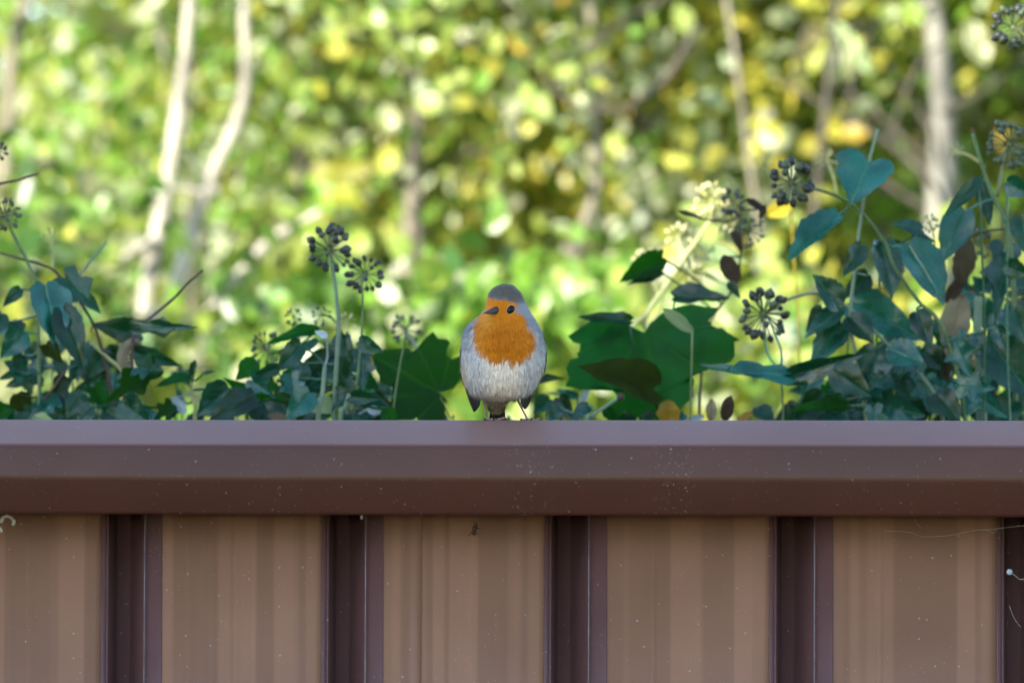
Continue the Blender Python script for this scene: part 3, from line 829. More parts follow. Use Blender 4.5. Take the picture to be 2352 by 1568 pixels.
def leaf_mesh(base, tip, width, shape, roll, fold, curl, wave, petiole_to=None, pet_r=.0011):
    """one leaf blade in world space; returns an MB (blade + petiole)"""
    t = tip - base; L = t.length; t.normalize()
    tocam = (CAM_POS - base).normalized()
    nrm = (tocam + Vector((0, 0, 0.35))); nrm = (nrm - t * nrm.dot(t)).normalized()
    nrm = Matrix.Rotation(roll, 3, t) @ nrm
    s = t.cross(nrm).normalized()
    prof = SHAPES[shape]; n = len(prof)
    # smooth the outline slightly and jitter so that no two leaves are alike
    jit = [(1 + lr.uniform(-.07, .07), lr.uniform(-.02, .02)) for _ in prof]
    jit2 = [(1 + lr.uniform(-.07, .07), lr.uniform(-.02, .02)) for _ in prof]
    b = MB(); vs, uv, fs = [], [], []
    ph = lr.uniform(0, 6.28); seed_ = lr.uniform(0, 90)
    cols = (0.0, 0.33, 0.68, 1.0)
    def pos(u, v):                                # u across in widths, v along in lengths
        zz = fold * abs(u) * width - curl * L * v * v + wave * L * math.sin(v * 7 + ph + (3 if u > 0 else 0)) * abs(u) * 1.6
        zz += noise.noise(Vector((u * 3.1 + seed_, v * 3.3, seed_))) * .055 * L
        return base + t * (v * L) + s * (u * width) + nrm * zz
    mids = [max(0.0, min(1.0, 0.02 + 0.98 * i / (n - 1))) for i in range(n)]
    for side, jj in ((1, jit), (-1, jit2)):
        st = len(vs)
        for i in range(n):
            ou, ov = prof[i]; ou *= jj[i][0] if 0 < i < n - 1 else 1; ov += jj[i][1] if 0 < i < n - 1 else 0
            for c in cols:
                u = side * ou * c; v = mids[i] * (1 - c) + ov * c
                vs.append(pos(u, v)); uv.append((u * 2, v))
        k = len(cols)
        for i in range(n - 1):
            for c in range(k - 1):
                q = (st + i * k + c, st + i * k + c + 1, st + (i + 1) * k + c + 1, st + (i + 1) * k + c)
                fs.append(q if side > 0 else tuple(reversed(q)))
    b.add(vs, fs, uv=uv)
    if petiole_to is not None:
        a = base + t * L * .03
        mid = a.lerp(petiole_to, .5) + Vector((0, 0.004, -0.004)) - t * min(L * .15, .01)
        pts = spline([a, mid, petiole_to], 4)
        n0 = len(b.v); b.tube(pts, pet_r, 6); b.uv += [(0.0, 0.5)] * (len(b.v) - n0)
    return b

berry_me = {}
for key in ('berry', 'berry_green', 'flower'):
    bm_ = MB().ball((0, 0, 0), 1.0, 8, 6)
    # small nipple at the end of the berry
    for i in range(8): bm_.v[i] = (bm_.v[i][0] * .3, bm_.v[i][1] * .3, 1.25)
    berry_me[key] = bm_.mesh('berry', M[key])

class Ivy:
    def __init__(s, label, px, Y, cat='ivy'):
        p = at(px, 1000, Y)
        s.o = empty('ivy_plant', (p.x, Y, 0)); tag(s.o, label, cat, 'ivy growing up behind the fence')
        s.Y = Y; s.pts = []
        # woody main stem from the ground up behind the fence
        top = at(px, 985, Y)
        pts = spline([Vector((p.x + .04, Y + .03, -0.03)), Vector((p.x - .03, Y, .6)), Vector((p.x + .02, Y + .02, 1.2)), top], 6)
        MB().tube(pts, [.012 - .006 * i / len(pts) for i in range(len(pts))], 8).build('main_stem', M['twig'], s.o)
        s.pts += pts[-4:]
        s.top = top
    def stem(s, pts, wpx, mat='stem', dY=0.0, root=True):
        Yv = s.Y + dY
        P = [at(x, y, Yv) for x, y in pts]
        if root and pts[-1][1] > 900: P.append(Vector((P[-1].x * .9 + s.top.x * .1, s.Y, CAP_Z - .12)))
        elif root:                               # join the nearest stem already there
            near = min(s.pts, key=lambda q: (q - P[-1]).length); P.append(near)
        P = spline(P, 6); r = wpx * mpp(Yv) / 2
        MB().tube(P, [r * (.75 + .4 * i / len(P)) for i in range(len(P))], 8).build('stem', M[mat], s.o)
        s.pts += P
    def leaf(s, b, t, wpx, shape='o', mat='ivy_blue', roll=None, dY=0.0, lean=None, fold=None, curl=None, pet=True):
        Yv = s.Y + dY
        B, T = at(b[0], b[1], Yv), at(t[0], t[1], Yv)
        L = (T - B).length
        lean = lr.uniform(.15, .55) if lean is None else lean
        T.y -= L * lean                          # tip hangs towards the viewer, so the blade faces up
        roll = lr.uniform(-.5, .5) if roll is None else roll
        width = wpx * mpp(Yv) / max(.6, math.cos(roll))
        fold = lr.uniform(.12, .55) if fold is None else fold
        curl = lr.uniform(-.02, .16) if curl is None else curl
        to = None
        if pet:
            near = min(s.pts, key=lambda q: (q - B).length)
            if (near - B).length < .09: to = near
            else: to = Vector((B.x + lr.uniform(-.02, .02), Yv + .03, min(B.z, CAP_Z) - .10))
        mb = leaf_mesh(B, T, width, shape, roll, fold, curl, lr.uniform(.01, .05), to)
        return mb.build('leaf', M[mat], s.o)
    def umbel(s, x, y, rpx, kind='berry', n=26, dY=0.0, size=.19, to=None):
        Yv = s.Y + dY
        c = at(x, y, Yv); r = rpx * mpp(Yv)
        b = MB(); ends = []
        ga = math.pi * (3 - math.sqrt(5))
        for i in range(n):
            z = 1 - 1.75 * (i + .5) / n; q = math.sqrt(max(0, 1 - z * z)); th = ga * i
            d = Vector((q * math.cos(th), -z * .55 + lr.gauss(0, .08), q * math.sin(th) + z * .35)).normalized()
            d = (d + Vector((lr.gauss(0, .1), lr.gauss(0, .1), lr.gauss(0, .1)))).normalized()
            rr_ = r * lr.uniform(.74, .98)
            e = c + d * rr_; ends.append((e, d))
            b.tube([c, c + d * rr_], [r * .026, r * .032], 5)
        b.ball(c, r * .13, 8, 6)
        near = to if to is not None else min(s.pts, key=lambda q: (q - c).length)
        if isinstance(near, tuple): near = at(near[0], near[1], Yv)
        if (near - c).length > 1e-4: b.tube(spline([c, c.lerp(near, .5) + Vector((0, 0, .003)), near], 4), r * .05 + .0005, 6)
        ray_m = {'flower': 'stem_pale'}.get(kind, 'ray')
        u = b.build('berry_cluster' if kind != 'flower' else 'flower_cluster', M[ray_m], s.o)
        for e, d in ends:
            k = kind if kind != 'berry' or lr.random() < .7 else 'berry_green'
            o = bpy.data.objects.new('berry' if kind != 'flower' else 'flower', berry_me[k]); COL.objects.link(o)
            o.parent = u
            sc = r * size * lr.uniform(.62, 1.25)
            # cluster has parent inverse set so its own space equals world space
            o.matrix_basis = Matrix.Translation(e) @ d.to_track_quat('Z', 'Y').to_matrix().to_4x4() @ Matrix.Diagonal((sc, sc, sc * 1.1, 1))

def zr(x, y): return (1681 + x * .4861, 224 + y * .4861)         # close-up of the right-hand clump
def zl(x, y): return (x * .4384, 298.8 + y * .4384)              # left-hand clump
def zm(x, y): return (485.6 + x * .3193, 485.6 + y * .3193)      # clump left of the bird
def zc(x, y): return (1270 + x * .3907, 373.5 + y * .3907)       # clump right of the bird

# --- right-hand clump
A = Ivy('tall dense ivy clump with many blue green leaves beside the pale grey trunk', 2180, .42)
k = .4861
A.stem([zr(1165, 940), zr(1160, 1100), zr(1175, 1300), zr(1180, 1560)], 24, 'stem_grey', .06)
A.stem([zr(690, 150), zr(650, 300), zr(625, 470), zr(600, 650), zr(580, 830), zr(560, 1050), zr(600, 1300), zr(640, 1560)], 9, 'stem_grey')
A.stem([zr(285, 405), zr(480, 460), zr(600, 530), zr(720, 680), zr(770, 800), zr(880, 960), zr(1000, 1100), zr(1100, 1500)], 9, 'stem')
A.stem([zr(160, 1020), zr(250, 960), zr(400, 925), zr(520, 970), zr(650, 1080), zr(770, 1200), zr(940, 1370), zr(1000, 1560)], 9, 'stem_grey')
A.stem([zr(1138, 170), zr(1190, 350), zr(1240, 480), zr(1300, 620), zr(1330, 900), zr(1340, 1560)], 12, 'stem', .05)
A.stem([zr(1142, 172), zr(1136, 150)], 7, 'twig_red', .05, False)
for bs, tp, wd, sh, mt in [
    ((648, 305), (556, 512), 265, 'h', 'ivy_blue'), ((500, 558), (252, 768), 165, 'o', 'ivy_blue'), ((612, 698), (522, 850), 95, 'o', 'ivy_dark'),
    ((705, 685), (762, 950), 165, 'o', 'ivy_blue'), ((835, 700), (1012, 975), 215, 'o', 'ivy_blue'), ((1100, 535), (985, 790), 165, 'o', 'ivy_blue'),
    ((1172, 385), (985, 575), 75, 'o', 'ivy_dark'), ((1178, 400), (1216, 610), 85, 'o', 'ivy_dark'), ((900, 625), (750, 590), 80, 'o', 'ivy_blue'),
    ((850, 660), (965, 682), 65, 'o', 'ivy_dark'), ((1292, 728), (1232, 1052), 180, 'l', 'ivy_blue'), ((560, 965), (892, 1155), 205, 'o', 'ivy_blue'),
    ((508, 985), (385, 835), 145, 'o', 'ivy_blue'), ((640, 838), (515, 955), 100, 'o', 'ivy_dark'), ((515, 1000), (335, 1135), 100, 'o', 'ivy_blue'),
    ((515, 1065), (365, 1268), 145, 'o', 'ivy_blue'), ((238, 1318), (-172, 1275), 125, 'l', 'ivy_blue'), ((250, 1325), (615, 1222), 95, 'o', 'ivy_blue'),
    ((692, 1180), (640, 1375), 185, 'o', 'ivy_blue'), ((775, 1180), (915, 1345), 160, 'l', 'ivy_blue'), ((390, 1275), (335, 1440), 120, 'o', 'ivy_blue'),
    ((480, 1285), (650, 1405), 160, 'o', 'ivy_dark'), ((1045, 1325), (865, 1465), 160, 'o', 'ivy_blue'), ((1075, 1345), (1290, 1515), 200, 'l', 'ivy_blue'),
    ((1240, 1170), (1420, 1430), 260, 'o', 'ivy_blue'), ((545, 1455), (265, 1465), 90, 'o', 'ivy_green'), ((670, 1445), (905, 1505), 140, 'o', 'ivy_blue'),
    ((555, 1035), (670, 1165), 130, 'o', 'ivy_dark'), ((1300, 400), (1420, 470), 95, 'o', 'ivy_blue'), ((1290, 790), (1420, 850), 90, 'o', 'ivy_dark'),
    ((875, 1010), (935, 1185), 110, 'o', 'ivy_dark'), ((1360, 560), (1400, 760), 120, 'o', 'ivy_dark'), ((1230, 1330), (1120, 1440), 120, 'o', 'ivy_dark'),
    ((430, 1000), (350, 1110), 90, 'o', 'ivy_dark'), ((900, 1180), (1000, 1290), 120, 'o', 'ivy_dark'), ((760, 1400), (560, 1500), 130, 'o', 'ivy_dark'),
    ((960, 1400), (1080, 1530), 150, 'o', 'ivy_dark'), ((1330, 1430), (1240, 1560), 140, 'o', 'ivy_dark'), ((420, 1400), (300, 1530), 120, 'o', 'ivy_dark'),
    ((1340, 1000), (1400, 1180), 130, 'o', 'ivy_dark'), ((800, 1330), (860, 1480), 110, 'o', 'ivy_dark'), ((700, 690), (850, 705), 50, 'o', 'ivy_dark')]:
    A.leaf(zr(*bs), zr(*tp), wd * k, sh, mt, dY=lr.uniform(-.06, .10))
for bs, tp, wd, mt in [((1110, 660), (1085, 880), 110, 'ivy_brown'), ((1085, 930), (1015, 1200), 150, 'ivy_tan'), ((1090, 860), (1010, 960), 70, 'ivy_brown'), ((980, 1200), (1010, 1320), 80, 'ivy_brown'), ((1140, 1240), (1060, 1290), 60, 'ivy_tan'), ((770, 1140), (830, 1270), 50, 'ivy_pale')]:
    A.leaf(zr(*bs), zr(*tp), wd * k, 'd', mt, dY=.08, curl=.3)
A.umbel(*zr(282, 402), 110 * k, 'berry', 26)
A.umbel(*zr(150, 1022), 125 * k, 'berry', 30, size=.15)
A.umbel(*zr(450, 296), 62 * k, 'berry_green', 24, .30, .10, to=zr(500, 455))
A.umbel(*zr(1310, 220), 115 * k, 'berry_green', 30, .06, .14, to=zr(1250, 470))
A.umbel(*zr(1330, -330), 105 * k, 'berry', 26, .08, to=zr(1420, -250))
A.umbel(*zr(1160, 692), 75 * k, 'berry_green', 22, .1, .13, to=zr(1230, 640))
A.umbel(*zr(1055, 252), 42 * k, 'berry_green', 18, .3, .12, to=zr(1200, 330))
A.umbel(*zr(935, 592), 42 * k, 'flower', 16, .04, .2, to=zr(960, 700))
A.umbel(*zr(1355, 980), 75 * k, 'berry_green', 22, .1, .13, to=zr(1330, 920))
A.umbel(*zr(1095, 1235), 62 * k, 'flower', 14, .12, .2, to=zr(1170, 1290))
A.stem([zr(1420, -250), zr(1440, 100), zr(1440, 500), zr(1400, 900), zr(1380, 1560)], 10, 'stem', .08)

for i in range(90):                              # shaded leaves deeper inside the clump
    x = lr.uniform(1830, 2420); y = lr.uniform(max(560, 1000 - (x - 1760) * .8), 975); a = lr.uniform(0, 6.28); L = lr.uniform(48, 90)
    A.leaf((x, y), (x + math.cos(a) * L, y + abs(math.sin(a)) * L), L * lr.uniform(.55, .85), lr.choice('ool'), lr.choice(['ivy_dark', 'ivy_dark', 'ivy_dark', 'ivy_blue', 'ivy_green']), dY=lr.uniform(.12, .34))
for i in range(34):                              # sky-lit leaves on the near face of the clump
    x = lr.uniform(1880, 2420); y = lr.uniform(max(640, 1010 - (x - 1780) * .8), 960); a = lr.uniform(0, 6.28); L = lr.uniform(60, 100)
    A.leaf((x, y), (x + math.cos(a) * L * .8, y + abs(math.sin(a)) * L), L * lr.uniform(.55, .8), lr.choice('ooll'), lr.choice(['ivy_blue', 'ivy_blue', 'ivy_blue', 'ivy_dark']), dY=lr.uniform(-.05, .12))
# --- left-hand clump
B_ = Ivy('ivy clump of dark lobed leaves with bare brown twigs beside the pale twin trunks', 120, .45)
k = .4384
B_.stem([zl(30, 440), zl(65, 540), zl(140, 680), zl(190, 800), zl(200, 1000), zl(205, 1200), zl(210, 1540)], 9, 'stem')
B_.stem([zl(-20, 640), zl(130, 680), zl(260, 720), zl(330, 790), zl(420, 900), zl(520, 1100), zl(600, 1530)], 7, 'twig')
B_.stem([zl(560, 585), zl(440, 730), zl(400, 800)], 7, 'stem_grey')
B_.stem([zl(1065, 733), zl(985, 800), zl(900, 890), zl(780, 990), zl(700, 1080), zl(690, 1260), zl(700, 1380), zl(740, 1540)], 8, 'twig', -.03)
B_.stem([zl(200, 228), zl(100, 262), zl(-40, 305), zl(-120, 500), zl(-60, 1500)], 8, 'twig_red', -.02)
B_.stem([zl(475, 1110), zl(560, 1190), zl(640, 1262), zl(700, 1400), zl(720, 1540)], 10, 'stem_pale')
B_.stem([zl(345, 1255), zl(280, 1350), zl(210, 1450), zl(190, 1540)], 8, 'twig')
B_.stem([zl(368, 1370), zl(400, 1440), zl(450, 1490), zl(470, 1540)], 10, 'stem_pale')
B_.stem([zl(1000, 1300), zl(1010, 1400), zl(1020, 1540)], 10, 'stem_pale')
for bs, tp, wd, sh, mt in [
    ((340, 775), (532, 952), 185, 'l', 'ivy_dark'), ((235, 812), (325, 1140), 225, 'o', 'ivy_blue'), ((330, 938), (445, 1245), 165, 'o', 'ivy_dark'),
    ((740, 1068), (505, 1020), 140, 'o', 'ivy_dark'), ((720, 1030), (1052, 1035), 85, 'l', 'ivy_blue'), ((690, 1158), (955, 1235), 95, 'o', 'ivy_dark'),
    ((800, 1245), (555, 1435), 160, 'l', 'ivy_green'), ((770, 1305), (885, 1480), 205, 'd', 'ivy_yellow'), ((990, 1290), (820, 1335), 75, 'o', 'ivy_green'),
    ((1000, 1310), (1022, 1205), 45, 'd', 'ivy_dark'), ((905, 1395), (975, 1485), 60, 'd', 'ivy_white'), ((1195, 1345), (1035, 1495), 165, 'o', 'ivy_dark'),
    ((120, 1055), (5, 1200), 140, 'o', 'ivy_blue'), ((195, 1275), (35, 1345), 155, 'l', 'ivy_blue'), ((150, 1255), (295, 1230), 90, 'o', 'ivy_blue'),
    ((400, 1385), (535, 1295), 75, 'o', 'ivy_blue'), ((545, 1175), (465, 1295), 110, 'o', 'ivy_dark'), ((105, 830), (25, 925), 70, 'o', 'ivy_dark'),
    ((640, 1420), (780, 1530), 150, 'o', 'ivy_dark'), ((300, 1430), (220, 1540), 130, 'l', 'ivy_green'), ((180, 1500), (290, 1530), 60, 'o', 'ivy_pale'),
    ((20, 1430), (-20, 1530), 110, 'o', 'ivy_green'), ((480, 1450), (400, 1540), 110, 'o', 'ivy_dark'), ((560, 1480), (660, 1550), 110, 'o', 'ivy_dark'),
    ((340, 1290), (280, 1400), 90, 'o', 'ivy_dark'), ((60, 1000), (110, 1110), 100, 'o', 'ivy_dark'), ((240, 1120), (330, 1220), 90, 'o', 'ivy_olive'),
    ((480, 1060), (545, 1150), 60, 'd', 'ivy_yellow'), ((430, 1200), (370, 1330), 90, 'o', 'ivy_dark'), ((1060, 1275), (1135, 1262), 25, 'o', 'ivy_dark'),
    ((950, 1430), (870, 1530), 90, 'o', 'ivy_dark'), ((90, 1380), (150, 1500), 120, 'o', 'ivy_olive'), ((10, 960), (-60, 1100), 110, 'o', 'ivy_dark'),
    ((90, 1260), (20, 1210), 80, 'o', 'ivy_dark'), ((120, 1180), (60, 1260), 80, 'o', 'ivy_dark')]:
    B_.leaf(zl(*bs), zl(*tp), wd * k, sh, mt, dY=lr.uniform(-.07, .10))
for pts in [[(742, 1122), (700, 1108), (660, 1140), (640, 1190), (655, 1235), (690, 1240)]]:
    P = spline([at(*zl(*q), .43) for q in pts], 5)
    MB().tube(P, [.004 * (.4 + math.sin(math.pi * i / len(P))) for i in range(len(P))], 7).build('curled_leaf', M['ivy_tan'], B_.o)
B_.umbel(*zl(25, 445), 88 * k, 'berry_green', 30, size=.13)
B_.umbel(*zl(-10, 110), 48 * k, 'berry', 18, to=zl(-60, 330))
B_.umbel(*zl(270, 560), 48 * k, 'berry_green', 16, .35, .1, to=zl(280, 740))
B_.umbel(*zl(20, 1010), 30 * k, 'flower', 10, .1, .2, to=zl(60, 1060))
B_.umbel(*zl(410, 910), 32 * k, 'flower', 9, .14, .2, to=zl(420, 950))

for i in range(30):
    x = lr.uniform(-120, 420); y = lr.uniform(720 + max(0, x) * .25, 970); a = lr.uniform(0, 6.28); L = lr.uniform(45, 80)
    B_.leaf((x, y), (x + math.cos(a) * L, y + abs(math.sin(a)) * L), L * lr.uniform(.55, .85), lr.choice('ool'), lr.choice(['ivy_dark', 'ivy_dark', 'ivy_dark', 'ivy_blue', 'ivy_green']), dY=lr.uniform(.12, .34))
for i in range(16):
    x = lr.uniform(-60, 440); y = lr.uniform(760 + max(0, x) * .25, 950); a = lr.uniform(0, 6.28); L = lr.uniform(55, 90)
    B_.leaf((x, y), (x + math.cos(a) * L * .8, y + abs(math.sin(a)) * L), L * lr.uniform(.55, .8), lr.choice('ooll'), lr.choice(['ivy_blue', 'ivy_blue', 'ivy_dark', 'ivy_green']), dY=lr.uniform(-.05, .12))
# --- clump left of the bird
C_ = Ivy('low ivy clump with dark berry heads on two straight stalks left of the robin', 800, .40)
k = .3193
C_.stem([zm(870, 370), zm(895, 560), zm(905, 700), zm(915, 850), zm(900, 1100), zm(880, 1540)], 11, 'stem_grey')
C_.stem([zm(1080, 520), zm(1090, 640), zm(1078, 880), zm(1060, 1100), zm(1020, 1540)], 6, 'stem')
C_.stem([zm(815, 1110), zm(800, 1300), zm(768, 1540)], 12, 'stem_grey', -.04)
C_.stem([zm(990, 1310), zm(965, 1400), zm(925, 1540)], 12, 'stem_grey', -.04)
C_.stem([zm(240, 1340), zm(215, 1420), zm(180, 1540)], 9, 'stem_pale')
C_.stem([zm(1400, 860), zm(1380, 980), zm(1340, 1200), zm(1300, 1540)], 5, 'stem')
C_.stem([zm(400, 980), zm(480, 1150), zm(560, 1300), zm(600, 1540)], 6, 'stem', .08)
for bs, tp, wd, sh, mt in [
    ((765, 850), (400, 935), 110, 'o', 'ivy_green'), ((885, 1035), (505, 1280), 165, 'o', 'ivy_dark'), ((955, 890), (955, 1300), 185, 'o', 'ivy_dark'),
    ((1085, 1020), (1095, 1290), 175, 'l', 'ivy_blue'), ((485, 1120), (285, 1195), 90, 'o', 'ivy_dark'), ((435, 1400), (105, 1205), 125, 'o', 'ivy_green'),
    ((310, 1330), (-10, 1490), 230, 'o', 'ivy_dark'), ((705, 1300), (550, 1490), 200, 'o', 'ivy_blue'), ((1005, 1330), (1210, 1350), 100, 'o', 'ivy_dark'),
    ((975, 1405), (1190, 1395), 50, 'o', 'ivy_pale'), ((1120, 1420), (1220, 1440), 70, 'd', 'ivy_white'), ((600, 1500), (400, 1465), 70, 'd', 'ivy_tan'),
    ((1060, 930), (1235, 1015), 110, 'o', 'ivy_dark'), ((640, 950), (480, 1150), 150, 'o', 'ivy_dark'), ((1180, 1300), (1310, 1420), 80, 'o', 'ivy_dark'),
    ((700, 1400), (640, 1540), 120, 'o', 'ivy_dark'), ((850, 1380), (760, 1530), 110, 'o', 'ivy_dark'), ((1100, 1440), (1020, 1540), 110, 'o', 'ivy_dark'),
    ((300, 1420), (380, 1540), 120, 'o', 'ivy_dark'), ((1250, 1420), (1330, 1540), 120, 'o', 'ivy_green'), ((480, 1380), (560, 1490), 90, 'o', 'ivy_dark'),
    ((830, 900), (740, 860), 60, 'o', 'ivy_white'), ((760, 930), (620, 1030), 80, 'o', 'ivy_dark'), ((150, 1440), (60, 1540), 120, 'o', 'ivy_dark')]:
    C_.leaf(zm(*bs), zm(*tp), wd * k, sh, mt, dY=lr.uniform(-.06, .08))
C_.stem([zm(1640, 1300), zm(1680, 1400), zm(1722, 1490), zm(1740, 1540)], 3.2, 'stem', .06)
C_.leaf(zm(1640, 1310), zm(1170, 1020), 640 * k, 'm', 'ivy_green', roll=.12, dY=.06, lean=.25, fold=.16, curl=.10)
C_.leaf(zm(1420, 1180), zm(1400, 1510), 230 * k, 'o', 'ivy_green', roll=-.1, dY=.09, lean=.1)
C_.umbel(*zm(850, 275), 165 * k, 'berry', 30, size=.15)
C_.umbel(*zm(1110, 450), 140 * k, 'berry', 28, size=.16, dY=.02)
C_.umbel(*zm(885, 130), 55 * k, 'berry', 14, .08, to=zm(868, 300))
C_.umbel(*zm(590, 755), 62 * k, 'berry_green', 16, .1, to=zm(640, 950))
C_.umbel(*zm(400, 985), 130 * k, 'berry_green', 26, .16, .12)
C_.umbel(*zm(790, 745), 75 * k, 'berry_green', 18, .12, .13, to=zm(900, 800))
C_.umbel(*zm(1400, 850), 120 * k, 'berry_green', 26, .30, .13)
C_.umbel(*zm(970, 790), 70 * k, 'flower', 12, .14, .14, to=zm(910, 900))

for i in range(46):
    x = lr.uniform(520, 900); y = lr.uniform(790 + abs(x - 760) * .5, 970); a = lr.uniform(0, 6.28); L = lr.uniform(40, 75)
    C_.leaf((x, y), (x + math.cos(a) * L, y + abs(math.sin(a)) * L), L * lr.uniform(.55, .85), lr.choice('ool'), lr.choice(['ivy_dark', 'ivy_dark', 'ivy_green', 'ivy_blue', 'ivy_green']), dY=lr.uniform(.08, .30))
for i in range(14):
    x = lr.uniform(560, 880); y = lr.uniform(830, 950); a = lr.uniform(0, 6.28); L = lr.uniform(50, 80)
    C_.leaf((x, y), (x + math.cos(a) * L * .8, y + abs(math.sin(a)) * L), L * lr.uniform(.55, .8), lr.choice('ooll'), lr.choice(['ivy_blue', 'ivy_dark', 'ivy_green']), dY=lr.uniform(-.02, .12))
# --- clump right of the bird
D_ = Ivy('ivy with a broad dark green lobed leaf and pale flower stalk right of the robin', 1500, .40)
k = .3907
D_.stem([zc(930, 330), zc(850, 450), zc(760, 580), zc(690, 690), zc(610, 800), zc(540, 900), zc(470, 970), zc(450, 1180), zc(460, 1560)], 14, 'stem_pale', .46)
D_.stem([zc(548, 610), zc(585, 690), zc(618, 770)], 7, 'stem_pale', .46, True)
D_.stem([zc(740, 440), zc(730, 560), zc(722, 640)], 6, 'stem_pale', .46, True)
D_.stem([zc(660, 800), zc(600, 920), zc(560, 990)], 10, 'stem_pale', .48, True)
D_.stem([zc(395, 1378), zc(300, 1440), zc(235, 1490), zc(200, 1560)], 10, 'stem_grey', -.04)
MB().ball(at(*zc(397, 1378), .36), .0040, 10, 6).build('bud', M['twig'], D_.o)
D_.stem([zc(1345, 1290), zc(1350, 1400), zc(1350, 1540)], 6, 'stem')
D_.stem([zc(1105, 230), zc(1100, 420), zc(1080, 700), zc(900, 1000), zc(860, 1560)], 6, 'twig', .2)
D_.leaf(zc(535, 985), zc(640, 1560), 905 * k, 'm', 'ivy_green', roll=.05, dY=.05, lean=.25, fold=.18, curl=.10)
D_.leaf(zc(600, 1010), zc(1100, 1040), 260 * k, 'o', 'ivy_green', roll=.1, dY=.07, lean=.05, fold=.05, curl=.02)
for bs, tp, wd, sh, mt, dy in [
    ((580, 1330), (165, 1180), 250, 'h', 'ivy_olive', .0), ((645, 555), (385, 705), 150, 'o', 'ivy_green', .2), ((710, 790), (1035, 800), 150, 'o', 'ivy_dark', .12),
    ((640, 640), (430, 720), 60, 'o', 'ivy_dark', .2), ((825, 995), (640, 862), 80, 'd', 'ivy_pale', .0), ((920, 515), (1145, 595), 90, 'o', 'ivy_pale', .48),
    ((900, 660), (1030, 720), 40, 'o', 'ivy_pale', .48), ((1000, 545), (1085, 700), 110, 'd', 'ivy_brown', .12), ((1140, 215), (1255, 300), 60, 'd', 'ivy_brown', .15),
    ((1250, 250), (1215, 330), 40, 'd', 'ivy_brown', .15), ((880, 330), (740, 285), 40, 'd', 'ivy_brown', .25), ((1050, 400), (1110, 520), 60, 'd', 'ivy_brown', .2),
    ((690, 1550), (682, 1395), 145, 'd', 'ivy_mustard', -.05), ((1010, 1520), (1040, 1375), 85, 'd', 'ivy_brown', -.03), ((930, 1520), (930, 1395), 70, 'd', 'ivy_tan', .03),
    ((1080, 1520), (1170, 1470), 60, 'd', 'ivy_mustard', .02), ((455, 930), (145, 905), 85, 'o', 'ivy_dark', .03), ((770, 1530), (885, 1490), 50, 'd', 'ivy_white', .05),
    ((40, 1440), (-40, 1530), 110, 'o', 'ivy_blue', .04), ((210, 1420), (100, 1520), 90, 'o', 'ivy_blue', .0), ((150, 1380), (20, 1330), 50, 'o', 'ivy_blue', .1),
    ((170, 1400), (220, 1310), 40, 'o', 'ivy_white', .1), ((330, 1430), (420, 1540), 130, 'o', 'ivy_green', .08), ((-20, 1390), (-120, 1480), 110, 'o', 'ivy_dark', .06),
    ((-100, 1280), (60, 1260), 60, 'o', 'ivy_dark', .1), ((70, 1370), (-60, 1345), 35, 'o', 'ivy_pale', .1), ((1400, 245), (1255, 310), 110, 'd', 'ivy_mustard', .5),
    ((430, 980), (190, 1090), 90, 'o', 'ivy_dark', .06), ((1430, 1420), (1360, 1530), 110, 'o', 'ivy_dark', .1), ((1200, 1440), (1300, 1540), 120, 'o', 'ivy_dark', .14),
    ((1040, 700), (1100, 800), 60, 'o', 'ivy_dark', .15), ((900, 570), (980, 600), 50, 'o', 'ivy_pale', .48)]:
    D_.leaf(zc(*bs), zc(*tp), wd * k, sh, mt, dY=dy)
D_.umbel(*zc(930, 225), 112 * k, 'flower', 34, .46, .13)
D_.umbel(*zc(545, 595), 82 * k, 'flower', 18, .46, .2)
D_.umbel(*zc(742, 430), 78 * k, 'flower', 22, .47, .18)
D_.umbel(*zc(800, 650), 85 * k, 'flower', 22, .47, .16)
D_.umbel(*zc(1010, 340), 80 * k, 'flower', 22, .48, .14)
D_.umbel(*zc(1055, 235), 75 * k, 'berry', 16, .22, .2)
D_.umbel(*zc(1150, 405), 95 * k, 'berry_green', 24, .24, .12)

# --- trailing growth that closes the gaps along the top of the fence
E_ = Ivy('trailing ivy runner of small dark leaves peeping just above the cap rail', 1100, .30)
for i in range(95):
    x = lr.uniform(-500, 2850)
    if 1040 < x < 1270 and lr.random() < .6: continue
    y = lr.uniform(905, 985) if lr.random() < .75 else lr.uniform(985, 1060)
    a = lr.uniform(.2, math.pi - .2); L = lr.uniform(38, 78)
    mt = lr.choice(['ivy_dark'] * 5 + ['ivy_blue'] * 3 + ['ivy_green'] * 3 + ['ivy_olive', 'ivy_pale'])
    E_.leaf((x, y), (x + math.cos(a) * L * lr.choice((-1, 1)), y + math.sin(a) * L * .8), L * lr.uniform(.5, .85), lr.choice('ool'), mt, dY=lr.uniform(.1, .45))
xs = [-500 + 420 * i for i in range(9)]
for sgn in (0, 1):
    MB().tube(spline([at(x, 1010 + 25 * math.sin(x * .01 + sgn * 2), .45 + .2 * sgn) for x in xs], 8), .003, 7).build('stem', M['twig'], E_.o)

